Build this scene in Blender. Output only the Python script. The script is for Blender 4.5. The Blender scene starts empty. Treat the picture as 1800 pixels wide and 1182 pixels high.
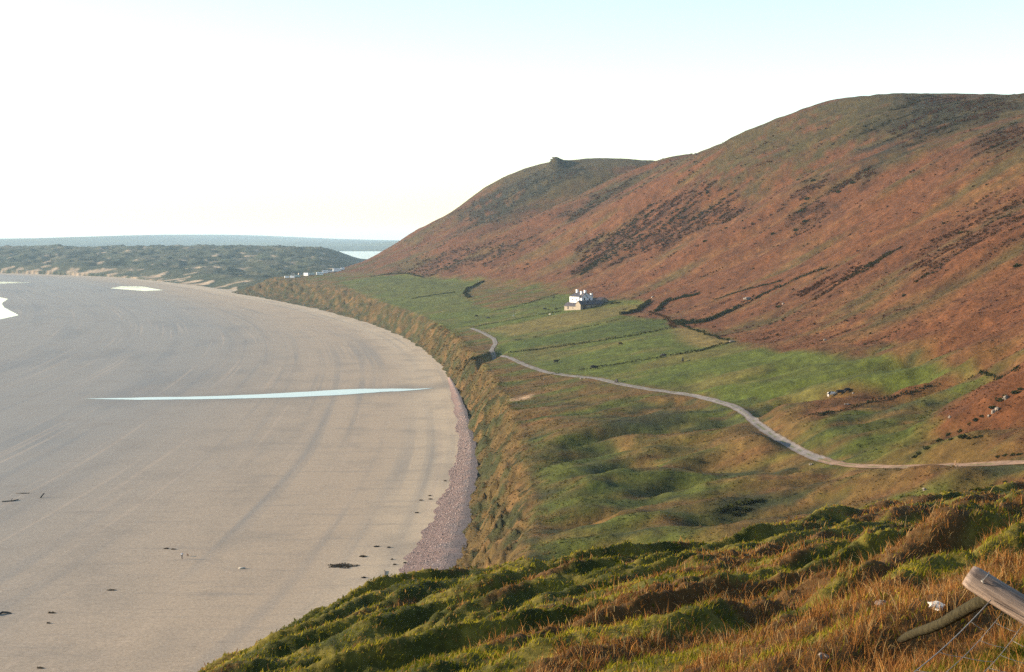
import bpy, bmesh, math, random
from mathutils import Vector, Matrix

scene = bpy.context.scene
COL = scene.collection
# ---------------------------------------------------------------- camera
cam_d = bpy.data.cameras.new('camera'); cam = bpy.data.objects.new('camera', cam_d); COL.objects.link(cam)
cam_d.sensor_width = 36.0; cam_d.lens = 50.0; cam_d.clip_start = 0.1; cam_d.clip_end = 80000.0
cam.location = (0, 0, 75.0); cam.rotation_euler = (math.pi / 2 - math.atan(171.0 / 2500.0), 0, 0)
scene.camera = cam
# ---------------------------------------------------------------- sky and sun
SUN_EL = math.radians(14.0); SUN_AZ = math.radians(-83.0)          # azimuth from the view direction, left negative
world = bpy.data.worlds.new('World'); scene.world = world; world.use_nodes = True
wn = world.node_tree.nodes; wl = world.node_tree.links
sky = wn.new('ShaderNodeTexSky'); sky.sky_type = 'NISHITA'; sky.sun_disc = False
sky.sun_elevation = SUN_EL; sky.sun_rotation = SUN_AZ; sky.air_density = 1.0; sky.dust_density = 0.45; sky.ozone_density = 0.9
wn['Background'].inputs['Strength'].default_value = 0.15
wl.new(sky.outputs[0], wn['Background'].inputs['Color'])
sun_d = bpy.data.lights.new('sun', 'SUN'); sun_d.energy = 5.0; sun_d.angle = math.radians(0.6); sun_d.color = (1.0, 0.83, 0.65)
sun = bpy.data.objects.new('sun', sun_d); COL.objects.link(sun)
sdir = Vector((math.sin(SUN_AZ) * math.cos(SUN_EL), math.cos(SUN_AZ) * math.cos(SUN_EL), math.sin(SUN_EL)))
sun.rotation_euler = sdir.to_track_quat('Z', 'Y').to_euler(); sun.location = (-300, 100, 300)
vs = scene.view_settings
vs.view_transform = 'Standard'; vs.look = 'None'; vs.gamma = 1.0; vs.use_curve_mapping = False; vs.exposure = 1.12
cy = scene.cycles
cy.use_denoising = False; cy.max_bounces = 6; cy.diffuse_bounces = 2; cy.glossy_bounces = 2; cy.volume_bounces = 1; cy.transparent_max_bounces = 8
cy.volume_step_rate = 5.0

rng = random.Random(7)

# ---------------------------------------------------------------- numeric helpers
import numpy as np
F = 2500.0; CX = 900.0; CY = 591.0; EYE = 75.0
PITCH = math.atan(171.0 / 2500.0)
CP, SP = math.cos(PITCH), math.sin(PITCH)

def smooth(a, b, x):
    t = np.clip((np.asarray(x, float) - a) / (b - a), 0, 1)
    return t * t * (3 - 2 * t)

def _hash(ix, iy, seed):
    h = (ix.astype(np.int64) * 374761393 + iy.astype(np.int64) * 668265263 + seed * 144269) & 0xFFFFFFFF
    h = ((h ^ (h >> 13)) * 1274126177) & 0xFFFFFFFF
    return (h ^ (h >> 16)) & 0xFFFFFFFF

_ga = np.arange(256) * (2 * np.pi / 256)
_GX, _GY = np.cos(_ga), np.sin(_ga)

def perlin(x, y, seed=0):
    x = np.asarray(x, float); y = np.asarray(y, float)
    x0 = np.floor(x); y0 = np.floor(y)
    fx, fy = x - x0, y - y0
    ix, iy = x0.astype(np.int64), y0.astype(np.int64)
    u = fx * fx * fx * (fx * (fx * 6 - 15) + 10)
    v = fy * fy * fy * (fy * (fy * 6 - 15) + 10)
    def g(dx, dy):
        k = _hash(ix + dx, iy + dy, seed) & 255
        return _GX[k] * (fx - dx) + _GY[k] * (fy - dy)
    a = g(0, 0); b = g(1, 0); c = g(0, 1); d = g(1, 1)
    return 1.5 * ((a + u * (b - a)) * (1 - v) + (c + u * (d - c)) * v)

def fbm(x, y, octv=4, seed=0, gain=0.5):
    s = 0; a = 1.0
    for i in range(octv):
        s = s + a * perlin(x * 2 ** i + 17.3 * i, y * 2 ** i - 9.1 * i, seed + 31 * i); a *= gain
    return s

def hermite(xk, yk, x):
    """smooth cubic through (xk, yk) with limited slopes"""
    xk = np.asarray(xk, float); yk = np.asarray(yk, float)
    h = np.diff(xk); d = np.diff(yk) / h
    m = np.zeros_like(yk)
    m[1:-1] = np.where(d[1:] * d[:-1] > 0, 2 * d[1:] * d[:-1] / np.where(d[1:] + d[:-1] == 0, 1, d[1:] + d[:-1]), 0)
    m[0], m[-1] = d[0], d[-1]
    x = np.clip(np.asarray(x, float), xk[0], xk[-1])
    i = np.clip(np.searchsorted(xk, x) - 1, 0, len(xk) - 2)
    t = (x - xk[i]) / h[i]; t2 = t * t; t3 = t2 * t
    return ((2*t3 - 3*t2 + 1) * yk[i] + (t3 - 2*t2 + t) * h[i] * m[i] + (-2*t3 + 3*t2) * yk[i+1] + (t3 - t2) * h[i] * m[i+1])

def smax(a, b, k):
    h = np.clip(0.5 + 0.5 * (a - b) / k, 0, 1)
    return b + (a - b) * h + k * h * (1 - h)

def ray(px, py):
    a = (px - CX) / F; b = (py - CY) / F
    return np.array([a, CP - b * SP, -(SP + b * CP)])

def at_depth(px, py, Y):
    r = ray(px, py); return np.array([r[0] / r[1] * Y, Y, EYE + r[2] / r[1] * Y])

def project(X, Y, Z):
    d = Y * CP + (EYE - Z) * SP
    d = np.where(d < 0.1, 0.1, d)
    return CX + F * X / d, CY + F * ((EYE - Z) * CP - Y * SP) / d

# ---------------------------------------------------------------- the shape of the land
FOOT_Y = [-400, 0, 80, 150, 220, 280, 318, 375, 426, 493, 605, 721, 852, 1042, 1250, 1500, 1800, 1960, 2060, 2250, 2435, 2798, 3125, 3400, 5200]
FOOT_X = [-150, -95, -66, -42, -26, -18, -15, -13.5, -13, -14, -20.6, -30, -44, -75, -125, -204, -318, -385, -420, -500, -584, -783, -1125, -1500, -4200]
def foot(Y): return np.interp(Y, FOOT_Y, FOOT_X) * 0.35 + 0.65 * hermite(FOOT_Y, FOOT_X, Y)

UK = np.array([0, 20, 80, 130, 200, 300, 400, 500, 650, 900, 1500], float)
YK = np.array([100, 200, 350, 500, 750, 1000, 1250, 1500, 1750, 2000, 2200, 2450, 2800], float)
TAB = np.array([[16,18,28,45,80,128,165,190,200,200,195],
 [16,18,28,45,80,128,164.9,189.9,200,200,195],
 [16,18,28,45,80,128,164.2,189.2,199.8,200,195],
 [16,17.5,29,42,78,130.1,167.6,190.2,201.9,203,195],
 [15,16.5,28,38,74,128.5,153.1,173,199.3,204,195],
 [15,16.5,28,38,74,131.2,167.9,178.1,188.9,204,195],
 [15,16.5,28,38,73.8,144.4,193.1,191.4,189.7,204,195],
 [16,18,28,36.8,70.6,117.7,160.2,163.1,176.8,185,180],
 [16,18,26,34.8,63.9,112.5,154.1,169.1,161.1,178,175],
 [16,18,24,28,47.3,102,162.9,183.9,166.5,180,175],
 [13,15,20,26.1,22.2,65.4,113,146.8,146.3,150,150],
 [-6,-4,0,5.7,-3.5,15.1,59.3,75.4,79.3,80,80],
 [-10,-10,-10,-8,-5,0,5,10,12,12,12]], float)

def _cub(p0, p1, p2, p3, t0, t1, t2, t3, t):
    h = t2 - t1
    m1 = (p2 - p0) / (t2 - t0) * h; m2 = (p3 - p1) / (t3 - t1) * h
    s = (t - t1) / h; s2 = s * s; s3 = s2 * s
    return (2*s3 - 3*s2 + 1) * p1 + (s3 - 2*s2 + s) * m1 + (-2*s3 + 3*s2) * p2 + (s3 - s2) * m2

def table(U, Y, T):
    U = np.clip(U, UK[0], UK[-1] - 1e-3); Y = np.clip(Y, YK[0], YK[-1] - 1e-3)
    i = np.clip(np.searchsorted(UK, U, side='right') - 1, 0, len(UK) - 2)
    j = np.clip(np.searchsorted(YK, Y, side='right') - 1, 0, len(YK) - 2)
    ue = np.concatenate(([UK[0] - 20], UK, [UK[-1] + 300])); ye = np.concatenate(([YK[0] - 100], YK, [YK[-1] + 300]))
    Te = np.pad(T, 1, mode='edge')
    rows = []
    for r in range(4):
        jj = j + r
        rows.append(_cub(Te[jj, i], Te[jj, i+1], Te[jj, i+2], Te[jj, i+3], ue[i], ue[i+1], ue[i+2], ue[i+3], U))
    return _cub(rows[0], rows[1], rows[2], rows[3], ye[j], ye[j+1], ye[j+2], ye[j+3], Y)

def cliff_w(Y): return np.interp(Y, [0, 200, 320, 480, 750, 1000, 1300, 1550, 1750, 1960, 2100], [60, 28, 20, 14, 10.5, 14, 22, 40, 55, 60, 60])

def hill_shape(X, Y, T=None):
    U = X - foot(Y)
    z = table(U, Y, TAB if T is None else T)
    # combe between the two hills, the rib south of it, the summit knob
    g = smooth(-60, 90, X) * (1 - smooth(190, 330, X))
    z = z - 20 * g * np.exp(-((Y - 1700 - 0.15 * X) / 62.0) ** 2)
    z = z + 7 * g * np.exp(-((Y - 1570 - 0.1 * X) / 60.0) ** 2)
    z = z + 15 * np.exp(-((X - 58) / 12.0) ** 2 - ((Y - 1900) / 45.0) ** 2)
    return z, U

# headland slope the camera stands on: thin plate spline through surveyed points
def _fgpts():
    P = []
    sil = [(340,1182,38),(440,1142,40),(540,1092,42),(640,1075,44),(720,1052,46),(800,1030,47),(870,1002,48),(920,992,50),(1000,992,50),(1150,968,52),(1330,926,56),(1500,897,62),(1680,872,66),(1800,862,70),(2000,850,74)]
    for px, py, Y in sil:
        p = at_depth(px, py + 9, Y); P.append(p)
        k = np.interp(px, [340, 900, 1500, 2000], [0.95, 0.8, 0.5, 0.4])
        P.append((p[0] * 1.3 - 2, Y + 18, p[2] - 18 * 0.35 - 14 * k))
        P.append((p[0] * 1.9 - 6, Y + 60, p[2] - 60 * 0.35 - 50 * k))
        P.append((p[0] * 2.7 - 12, Y + 120, p[2] - 120 * 0.35 - 90 * k))
    for px, py, Y in [(1500,912,57),(1500,915,68),(1680,890,58),(1680,884,74),(1800,880,60),(1800,874,80),(2000,872,64),(1330,940,50)]: P.append(at_depth(px, py, Y))
    for X, Y, Z in [(0,0,73.45),(1.87,5.5,73.12),(1.28,8,72.4),(0,13,70.95),(-2.6,22,68.2),(-5.6,30,65.9),
                    (4.8,15,71.3),(2.4,15,70.9),(10.8,30,69.0),(6,30,68.2),(1.2,30,67.2),(-3.6,30,66.1),
                    (16,46,65.3),(9,46,64.9),(3,42,65.3),(4,0,74.3),(8,8,73.6),(-5,0,71.8),(-5,10,70.2),(-10,20,64.5),(-16,36,58),(-25,10,58),(-40,0,50),
                    (14,15,73),(25,30,69.5),(25,0,75),(0,-20,76.5),(-20,-20,69),(25,-20,78),(60,20,71),(45,70,60.5),(70,70,58.5),(110,60,62),(90,140,38),(140,100,52),(38,110,44),(30,50,66),(-60,-30,40)]:
        P.append((X, Y, Z))
    return np.array(P, float)
_FP = _fgpts()
def _tpsfit(P, lam=0.02):
    n = len(P); d = np.hypot(P[:, None, 0] - P[None, :, 0], P[:, None, 1] - P[None, :, 1])
    K = d * d * np.log(d + 1e-9) + lam * np.eye(n)
    Q = np.c_[np.ones(n), P[:, :2]]
    A = np.block([[K, Q], [Q.T, np.zeros((3, 3))]])
    return np.linalg.solve(A, np.r_[P[:, 2], 0, 0, 0])
_FW = _tpsfit(_FP)
def headland(X, Y):
    sh = np.shape(X); x = np.ravel(X).astype(float); y = np.ravel(Y).astype(float)
    out = np.full(x.shape, -60.0)
    m = (np.abs(x) < 200) & (y < 240) & (y > -80)
    xm, ym = x[m], y[m]
    r = _FW[-3] + _FW[-2] * xm + _FW[-1] * ym
    for i in range(len(_FP)):
        d2 = (xm - _FP[i, 0]) ** 2 + (ym - _FP[i, 1]) ** 2 + 1e-12
        r = r + _FW[i] * 0.5 * d2 * np.log(d2)
    r = r - 70 * smooth(130, 200, np.abs(xm)) - 60 * smooth(150, 230, ym)
    out[m] = r
    return out.reshape(sh)

def banks(X, Y):
    """terracettes and tussocks of the headland slope"""
    a = (X + Y) * 0.7071; c = (Y - X) * 0.7071
    w = c + 1.1 * perlin(a / 6.0, c / 6.0, 5)
    r = perlin(a / 7.5, w / 1.15, 3); r = r * (1 + 0.5 * r)
    r2 = perlin(a / 2.0 + 9, w / 0.6, 8)
    t = fbm(X / 0.45, Y / 0.45, 3, 12, 0.6)
    amp = 0.32 + 0.68 * smooth(6, 20, np.hypot(X, Y))
    return amp * (0.54 * r + 0.22 * r2 + 0.065 * t) + 0.2 * fbm(X / 9.0, Y / 9.0, 2, 14) - 0.12

def slump(X, Y):
    """stepped slump terraces and hollows of the rough pasture"""
    w = Y / 21.0 + 0.55 * perlin(X / 30.0, Y / 40.0, 58) + X / 160.0
    n = perlin(X / 42.0, w, 55) + 0.35 * perlin(X / 17.0, w * 2.1, 59)
    return 4.8 * (n - 0.35 * np.abs(n)) + 0.7 

TRACKW = None
def near_track(X, Y):
    if TRACKW is None: return 0.0
    o = np.zeros(np.shape(X)); m = (Y > 200) & (Y < 900) & (X > -40) & (X < 130)
    if m.any(): o[m] = np.exp(-(seg_dist(X[m], Y[m], TRACKW) / 4.5) ** 2)
    return o

def land(X, Y, detail=True):
    """height of hill, farm terrace and sea cliff; below zero outside them"""
    X = np.asarray(X, float); Y = np.asarray(Y, float)
    z, U = hill_shape(X, Y)
    wc = cliff_w(Y)
    if detail:
        U = U + 2.2 * fbm(X / 30.0, Y / 22.0, 3, 41) * smooth(150, 400, Y)
    q = U / wc
    inland = smooth(0.9, 1.6, q)
    if detail:
        hm = smooth(40, 75, z)                       # on the hill
        te = inland * (1 - hm)
        z = z + hm * (4.0 * fbm(X / 260.0, Y / 130.0, 3, 51) + 3.4 * perlin(X / 170.0 + Y / 200.0, Y / 42.0, 52) * (1 - 0.6 * smooth(150, 190, z)) + 1.3 * perlin(X / 80.0, Y / 19.0, 50) + 1.0 * fbm(X / 26.0, Y / 13.0, 3, 53))
        near = 1 - smooth(330, 560, Y)
        flat = 1 - near_track(X, Y)
        z = z + te * flat * (0.5 * fbm(X / 40.0, Y / 40.0, 3, 54) + near * (slump(X, Y) + 0.9 * fbm(X / 13.0, Y / 9.0, 3, 56)))
        # bracken bank right of the track
        bx = 118 + 0.25 * (Y - 300)
        z = z + 7.5 * np.exp(-((X - bx) / 26.0) ** 2 - ((Y - 292) / 30.0) ** 2) * (1 + 0.15 * perlin(X / 6.0, Y / 6.0, 57))
        # stream gully cutting down to the beach
        gx = np.interp(Y, [640, 690, 730], [-36, -22, -6]); gl = smooth(-40, -30, X) * (1 - smooth(-12, 2, X))
        gy = 640 + (X + 33) * 3.1
        z = z - 5.5 * gl * np.exp(-((Y - gy) / 13.0) ** 2)
    c = np.clip(q, 0, 1)
    prof = 0.62 * smooth(0, 1, c) + 0.38 * c
    if detail:
        rib = fbm(Y / 17.0 + U / 9.0, U / 7.0 - Y / 40.0, 4, 61, 0.65)
        prof = prof + 0.15 * rib * np.clip(4 * c * (1 - c), 0, 1)
    zc = np.where(q > 0, z * np.clip(prof, 0, 1.05), q * 6.0)
    zc = np.where(q > 1, z, zc)
    north = smooth(1990, 2090, Y + 0.35 * (X + 400)) * (1 - smooth(-360, -230, X))
    zc = zc * (1 - north) - 4 * north
    h = headland(X, Y)
    if detail: h = h + banks(X, Y) * (1 - smooth(60, 140, Y))
    near = Y < 260
    out = np.where(near, smax(zc, h, 3.0), zc)
    return out

def dunes(X, Y):
    U = X - foot(Y)
    d = U * 0.62
    z = 11 * smooth(0, 60, d) + 30 * smooth(40, 900, d) * smooth(2200, 3800, Y) + 8 * smooth(2200, 3400, Y)
    n = fbm(X / 130.0, Y / 170.0, 5, 71, 0.55)
    rid = 1 - 2.2 * np.abs(fbm(X / 70.0, Y / 120.0, 3, 72))
    amp = smooth(5, 130, d)
    z = z + amp * (6.0 * n + 4.0 * rid) + 1.4 * smooth(0, 40, d) * fbm(X / 18.0, Y / 30.0, 3, 73)
    xr = X / Y
    z = z * (1 - 0.75 * smooth(-0.140, -0.100, xr)) 
    z = np.where(d > 0, z, d * 0.2) - 12 * smooth(4300, 4700, Y) * 4 - 8 * (1 - smooth(2020, 2120, Y + 0.35 * (X + 400)))
    return z

def beach(X, Y):
    s = foot(Y) - X
    return 0.25 * (1 - smooth(-4, 14, s)) - np.clip(s, 0, 2500) * 0.0035 + 0.06 * perlin(s / 14.0, Y / 160.0, 81) * smooth(6, 40, s)

SEA = -1.25

def surface(X, Y):
    return np.maximum(np.maximum(land(X, Y), np.maximum(beach(X, Y), SEA)), np.where(Y > 1900, dunes(X, Y), -50))

def hits(pts, y0=4.0, y1=4500.0, n=1500, fn=None):
    """world points where the lines of sight through given photograph points meet the ground"""
    fn = fn or surface
    pts = np.asarray(pts, float); Ys = np.geomspace(y0, y1, n)
    R = np.array([ray(*p) for p in pts])
    X = R[:, 0:1] / R[:, 1:2] * Ys; Zr = EYE + R[:, 2:3] / R[:, 1:2] * Ys
    YY = np.broadcast_to(Ys, X.shape)
    H = fn(X.ravel(), YY.ravel()).reshape(X.shape)
    below = (Zr - H) < 0
    k = np.argmax(below, axis=1); k = np.where(below.any(axis=1), np.maximum(k, 1), n - 1)
    i = np.arange(len(pts)); a = (Zr - H)[i, k-1]; b = (Zr - H)[i, k]
    t = np.clip(a / np.where(a - b == 0, 1, a - b), 0, 1)
    Y = Ys[k-1] + (Ys[k] - Ys[k-1]) * t
    Xo = R[:, 0] / R[:, 1] * Y
    return np.c_[Xo, Y, fn(Xo, Y)]

# ---------------------------------------------------------------- object helpers
NR = np.random.default_rng(11)

def link(name, me, mats, parent=None):
    o = bpy.data.objects.new(name, me); COL.objects.link(o)
    for m in (mats if isinstance(mats, (list, tuple)) else [mats]): me.materials.append(m)
    if parent: o.parent = parent
    return o

def tag(o, label=None, cat=None, group=None, kind=None):
    if label: o['label'] = label
    if cat: o['category'] = cat
    if group: o['group'] = group
    if kind: o['kind'] = kind
    return o

def empty(name, loc=(0, 0, 0), rz=0.0):
    o = bpy.data.objects.new(name, None); COL.objects.link(o); o.empty_display_size = 0.5
    o.location = loc; o.rotation_euler = (0, 0, rz); return o

def np_mesh(name, V, Fq, col=None, smooth_sh=True, attrs=None, normals=None):
    """mesh from arrays; Fq is (n,3) or (n,4)"""
    me = bpy.data.meshes.new(name); V = np.asarray(V, np.float32); Fq = np.asarray(Fq, np.int32)
    n, k = Fq.shape
    me.vertices.add(len(V)); me.vertices.foreach_set('co', V.ravel())
    me.loops.add(n * k); me.loops.foreach_set('vertex_index', Fq.ravel())
    me.polygons.add(n); me.polygons.foreach_set('loop_start', np.arange(0, n * k, k, dtype=np.int32))
    me.polygons.foreach_set('use_smooth', np.full(n, smooth_sh))
    me.update(calc_edges=True)
    if col is not None:
        a = me.attributes.new('Col', 'FLOAT_COLOR', 'POINT')
        a.data.foreach_set('color', np.c_[col, np.ones(len(V))].astype(np.float32).ravel())
    for nm, v in (attrs or {}).items():
        a = me.attributes.new(nm, 'FLOAT', 'POINT'); a.data.foreach_set('value', np.asarray(v, np.float32))
    if normals is not None: me.normals_split_custom_set_from_vertices(normals)
    return me

def bm_mesh(bm, name, smooth_sh=False):
    me = bpy.data.meshes.new(name); bmesh.ops.recalc_face_normals(bm, faces=bm.faces); bm.to_mesh(me); bm.free()
    if smooth_sh: me.polygons.foreach_set('use_smooth', [True] * len(me.polygons))
    return me

def add_box(bm, x0, x1, y0, y1, z0, z1):
    v = [bm.verts.new(p) for p in ((x0,y0,z0),(x1,y0,z0),(x1,y1,z0),(x0,y1,z0),(x0,y0,z1),(x1,y0,z1),(x1,y1,z1),(x0,y1,z1))]
    for f in ((0,3,2,1),(4,5,6,7),(0,1,5,4),(1,2,6,5),(2,3,7,6),(3,0,4,7)): bm.faces.new([v[i] for i in f])

def add_prism(bm, poly, axis_pts):
    """sweep a closed polygon of (a,b) between two frames given by functions"""
    f0, f1 = axis_pts
    A = [bm.verts.new(f0(*p)) for p in poly]; B = [bm.verts.new(f1(*p)) for p in poly]; n = len(poly)
    bm.faces.new(A[::-1]); bm.faces.new(B)
    for i in range(n): bm.faces.new((A[i], A[(i+1) % n], B[(i+1) % n], B[i]))

def tube(bm, pts, rad, n=8, cap=True, jit=0.0):
    pts = [Vector(p) for p in pts]; rings = []
    rads = rad if isinstance(rad, (list, tuple)) else [rad] * len(pts)
    for i, p in enumerate(pts):
        t = (pts[min(i+1, len(pts)-1)] - pts[max(i-1, 0)]).normalized()
        a = t.orthogonal().normalized() if i == 0 else (prev - t * prev.dot(t)).normalized()
        prev = a; b = t.cross(a)
        rings.append([bm.verts.new(p + (a * math.cos(k * 2*math.pi/n) + b * math.sin(k * 2*math.pi/n)) * rads[i] * (1 + jit * rng.uniform(-1, 1))) for k in range(n)])
    for r0, r1 in zip(rings, rings[1:]):
        for k in range(n): bm.faces.new((r0[k], r0[(k+1) % n], r1[(k+1) % n], r1[k]))
    if cap: bm.faces.new(rings[0][::-1]); bm.faces.new(rings[-1])

# ---------------------------------------------------------------- materials
def new_mat(name):
    m = bpy.data.materials.new(name); m.use_nodes = True; nt = m.node_tree
    return m, nt, nt.nodes['Principled BSDF']

def noise_node(nt, scale, detail=4.0, rough=0.6, vec=None):
    n = nt.nodes.new('ShaderNodeTexNoise'); n.inputs['Scale'].default_value = scale
    n.inputs['Detail'].default_value = detail; n.inputs['Roughness'].default_value = rough
    if vec is not None: nt.links.new(vec, n.inputs['Vector'])
    return n

def ground_mat(name, scales, strengths, bump=0.3, bdist=0.3, rough=0.95, spec=0.12):
    """colour from the surveyed ground cover, broken up by noise at several sizes, with relief"""
    m, nt, p = new_mat(name)
    at = nt.nodes.new('ShaderNodeAttribute'); at.attribute_name = 'Col'
    geo = nt.nodes.new('ShaderNodeNewGeometry')
    fac = None
    for sc, st in zip(scales, strengths):
        n = noise_node(nt, sc, 5.0, 0.65, geo.outputs['Position'])
        mr = nt.nodes.new('ShaderNodeMapRange'); mr.inputs[1].default_value = 0.25; mr.inputs[2].default_value = 0.75
        mr.inputs[3].default_value = 1 - st; mr.inputs[4].default_value = 1 + st; nt.links.new(n.outputs['Fac'], mr.inputs[0])
        if fac is None: fac = mr.outputs[0]
        else:
            mu = nt.nodes.new('ShaderNodeMath'); mu.operation = 'MULTIPLY'; nt.links.new(fac, mu.inputs[0]); nt.links.new(mr.outputs[0], mu.inputs[1]); fac = mu.outputs[0]
    vm = nt.nodes.new('ShaderNodeVectorMath'); vm.operation = 'SCALE'
    nt.links.new(at.outputs['Color'], vm.inputs[0]); nt.links.new(fac, vm.inputs['Scale'])
    nt.links.new(vm.outputs[0], p.inputs['Base Color'])
    b = nt.nodes.new('ShaderNodeBump'); b.inputs['Strength'].default_value = bump; b.inputs['Distance'].default_value = bdist
    nb = noise_node(nt, scales[0], 6.0, 0.7, geo.outputs['Position']); nt.links.new(nb.outputs['Fac'], b.inputs['Height'])
    nt.links.new(b.outputs[0], p.inputs['Normal'])
    p.inputs['Roughness'].default_value = rough; p.inputs['Specular IOR Level'].default_value = spec
    return m

def plain_mat(name, rgb, rough=0.8, var=0.25, scale=3.0, spec=0.3, bump=0.0, metal=0.0):
    m, nt, p = new_mat(name)
    tc = nt.nodes.new('ShaderNodeTexCoord')
    n = noise_node(nt, scale, 5.0, 0.6, tc.outputs['Object'])
    r = nt.nodes.new('ShaderNodeValToRGB'); r.color_ramp.elements[0].position = 0.25; r.color_ramp.elements[1].position = 0.75
    r.color_ramp.elements[0].color = (*[c * (1 - var) for c in rgb], 1); r.color_ramp.elements[1].color = (*[min(1, c * (1 + var)) for c in rgb], 1)
    nt.links.new(n.outputs['Fac'], r.inputs[0]); nt.links.new(r.outputs[0], p.inputs['Base Color'])
    if bump:
        b = nt.nodes.new('ShaderNodeBump'); b.inputs['Strength'].default_value = bump; b.inputs['Distance'].default_value = 0.05
        nt.links.new(n.outputs['Fac'], b.inputs['Height']); nt.links.new(b.outputs[0], p.inputs['Normal'])
    p.inputs['Roughness'].default_value = rough; p.inputs['Specular IOR Level'].default_value = spec; p.inputs['Metallic'].default_value = metal
    return m

def leaf_mat(name, rgb=None, trans=0.25, var=0.35):
    """foliage: colour from the Col attribute or a plain colour, thin faces letting some light through"""
    m, nt, p = new_mat(name); nt.nodes.remove(p)
    out = [n for n in nt.nodes if n.type == 'OUTPUT_MATERIAL'][0]
    if rgb is None:
        c = nt.nodes.new('ShaderNodeAttribute'); c.attribute_name = 'Col'; cs = c.outputs['Color']
    else:
        geo = nt.nodes.new('ShaderNodeNewGeometry'); n = noise_node(nt, 1.3, 3.0, 0.6, geo.outputs['Position'])
        r = nt.nodes.new('ShaderNodeValToRGB'); r.color_ramp.elements[0].position = 0.3; r.color_ramp.elements[1].position = 0.7
        r.color_ramp.elements[0].color = (*[q * (1 - var) for q in rgb], 1); r.color_ramp.elements[1].color = (*[q * (1 + var) for q in rgb], 1)
        nt.links.new(n.outputs['Fac'], r.inputs[0]); cs = r.outputs[0]
    d = nt.nodes.new('ShaderNodeBsdfDiffuse'); t = nt.nodes.new('ShaderNodeBsdfTranslucent'); mx = nt.nodes.new('ShaderNodeMixShader')
    nt.links.new(cs, d.inputs[0]); nt.links.new(cs, t.inputs[0]); mx.inputs[0].default_value = trans
    nt.links.new(d.outputs[0], mx.inputs[1]); nt.links.new(t.outputs[0], mx.inputs[2]); nt.links.new(mx.outputs[0], out.inputs['Surface'])
    return m

M_HILL = ground_mat('bracken_hillside', [0.5, 0.09], [0.50, 0.34], 0.8, 1.0)
M_PAST = ground_mat('pasture_turf', [0.8, 0.13], [0.42, 0.34], 0.8, 0.5)
M_CLIFF = ground_mat('cliff_turf', [0.7, 0.2], [0.42, 0.3], 0.8, 0.9)
M_HEAD = ground_mat('headland_turf', [7.0, 1.4], [0.45, 0.3], 0.7, 0.05)
M_DUNE = ground_mat('marram_dunes', [0.05, 0.012], [0.40, 0.3], 0.7, 3.0)
M_TRACK = ground_mat('gravel_track', [1.2, 0.25], [0.38, 0.25], 0.4, 0.08)
M_LEAF = leaf_mat('coloured_leaves', None, 0.42)
M_GORSE = leaf_mat('gorse_leaves', (0.026, 0.032, 0.013), 0.12, 0.45)
M_STONE = plain_mat('pale_stone', (0.19, 0.155, 0.12), 0.9, 0.3, 2.0, 0.2, 0.4)
M_WOOD = plain_mat('weathered_wood', (0.21, 0.15, 0.10), 0.85, 0.35, 6.0, 0.2, 0.3)
M_DARKWOOD = plain_mat('wet_driftwood', (0.022, 0.019, 0.015), 0.7, 0.4, 3.0, 0.3)

# ---------------------------------------------------------------- ground cover zones, as outlines on the ground
def in_poly(X, Y, P):
    ins = np.zeros(X.shape, bool); n = len(P)
    dist = np.full(X.shape, 1e9)
    for i in range(n):
        x0, y0 = P[i][:2]; x1, y1 = P[(i+1) % n][:2]
        c = ((y0 > Y) != (y1 > Y)) & (X < (x1 - x0) * (Y - y0) / (y1 - y0 + 1e-12) + x0); ins ^= c
        dx, dy = x1 - x0, y1 - y0; t = np.clip(((X - x0) * dx + (Y - y0) * dy) / (dx*dx + dy*dy + 1e-9), 0, 1)
        dist = np.minimum(dist, np.hypot(X - x0 - t*dx, Y - y0 - t*dy))
    return np.where(ins, dist, -dist)

def seg_dist(X, Y, P):
    dist = np.full(X.shape, 1e9)
    for (x0, y0), (x1, y1) in zip([p[:2] for p in P], [p[:2] for p in P[1:]]):
        dx, dy = x1 - x0, y1 - y0; t = np.clip(((X - x0) * dx + (Y - y0) * dy) / (dx*dx + dy*dy + 1e-9), 0, 1)
        dist = np.minimum(dist, np.hypot(X - x0 - t*dx, Y - y0 - t*dy))
    return dist

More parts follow.
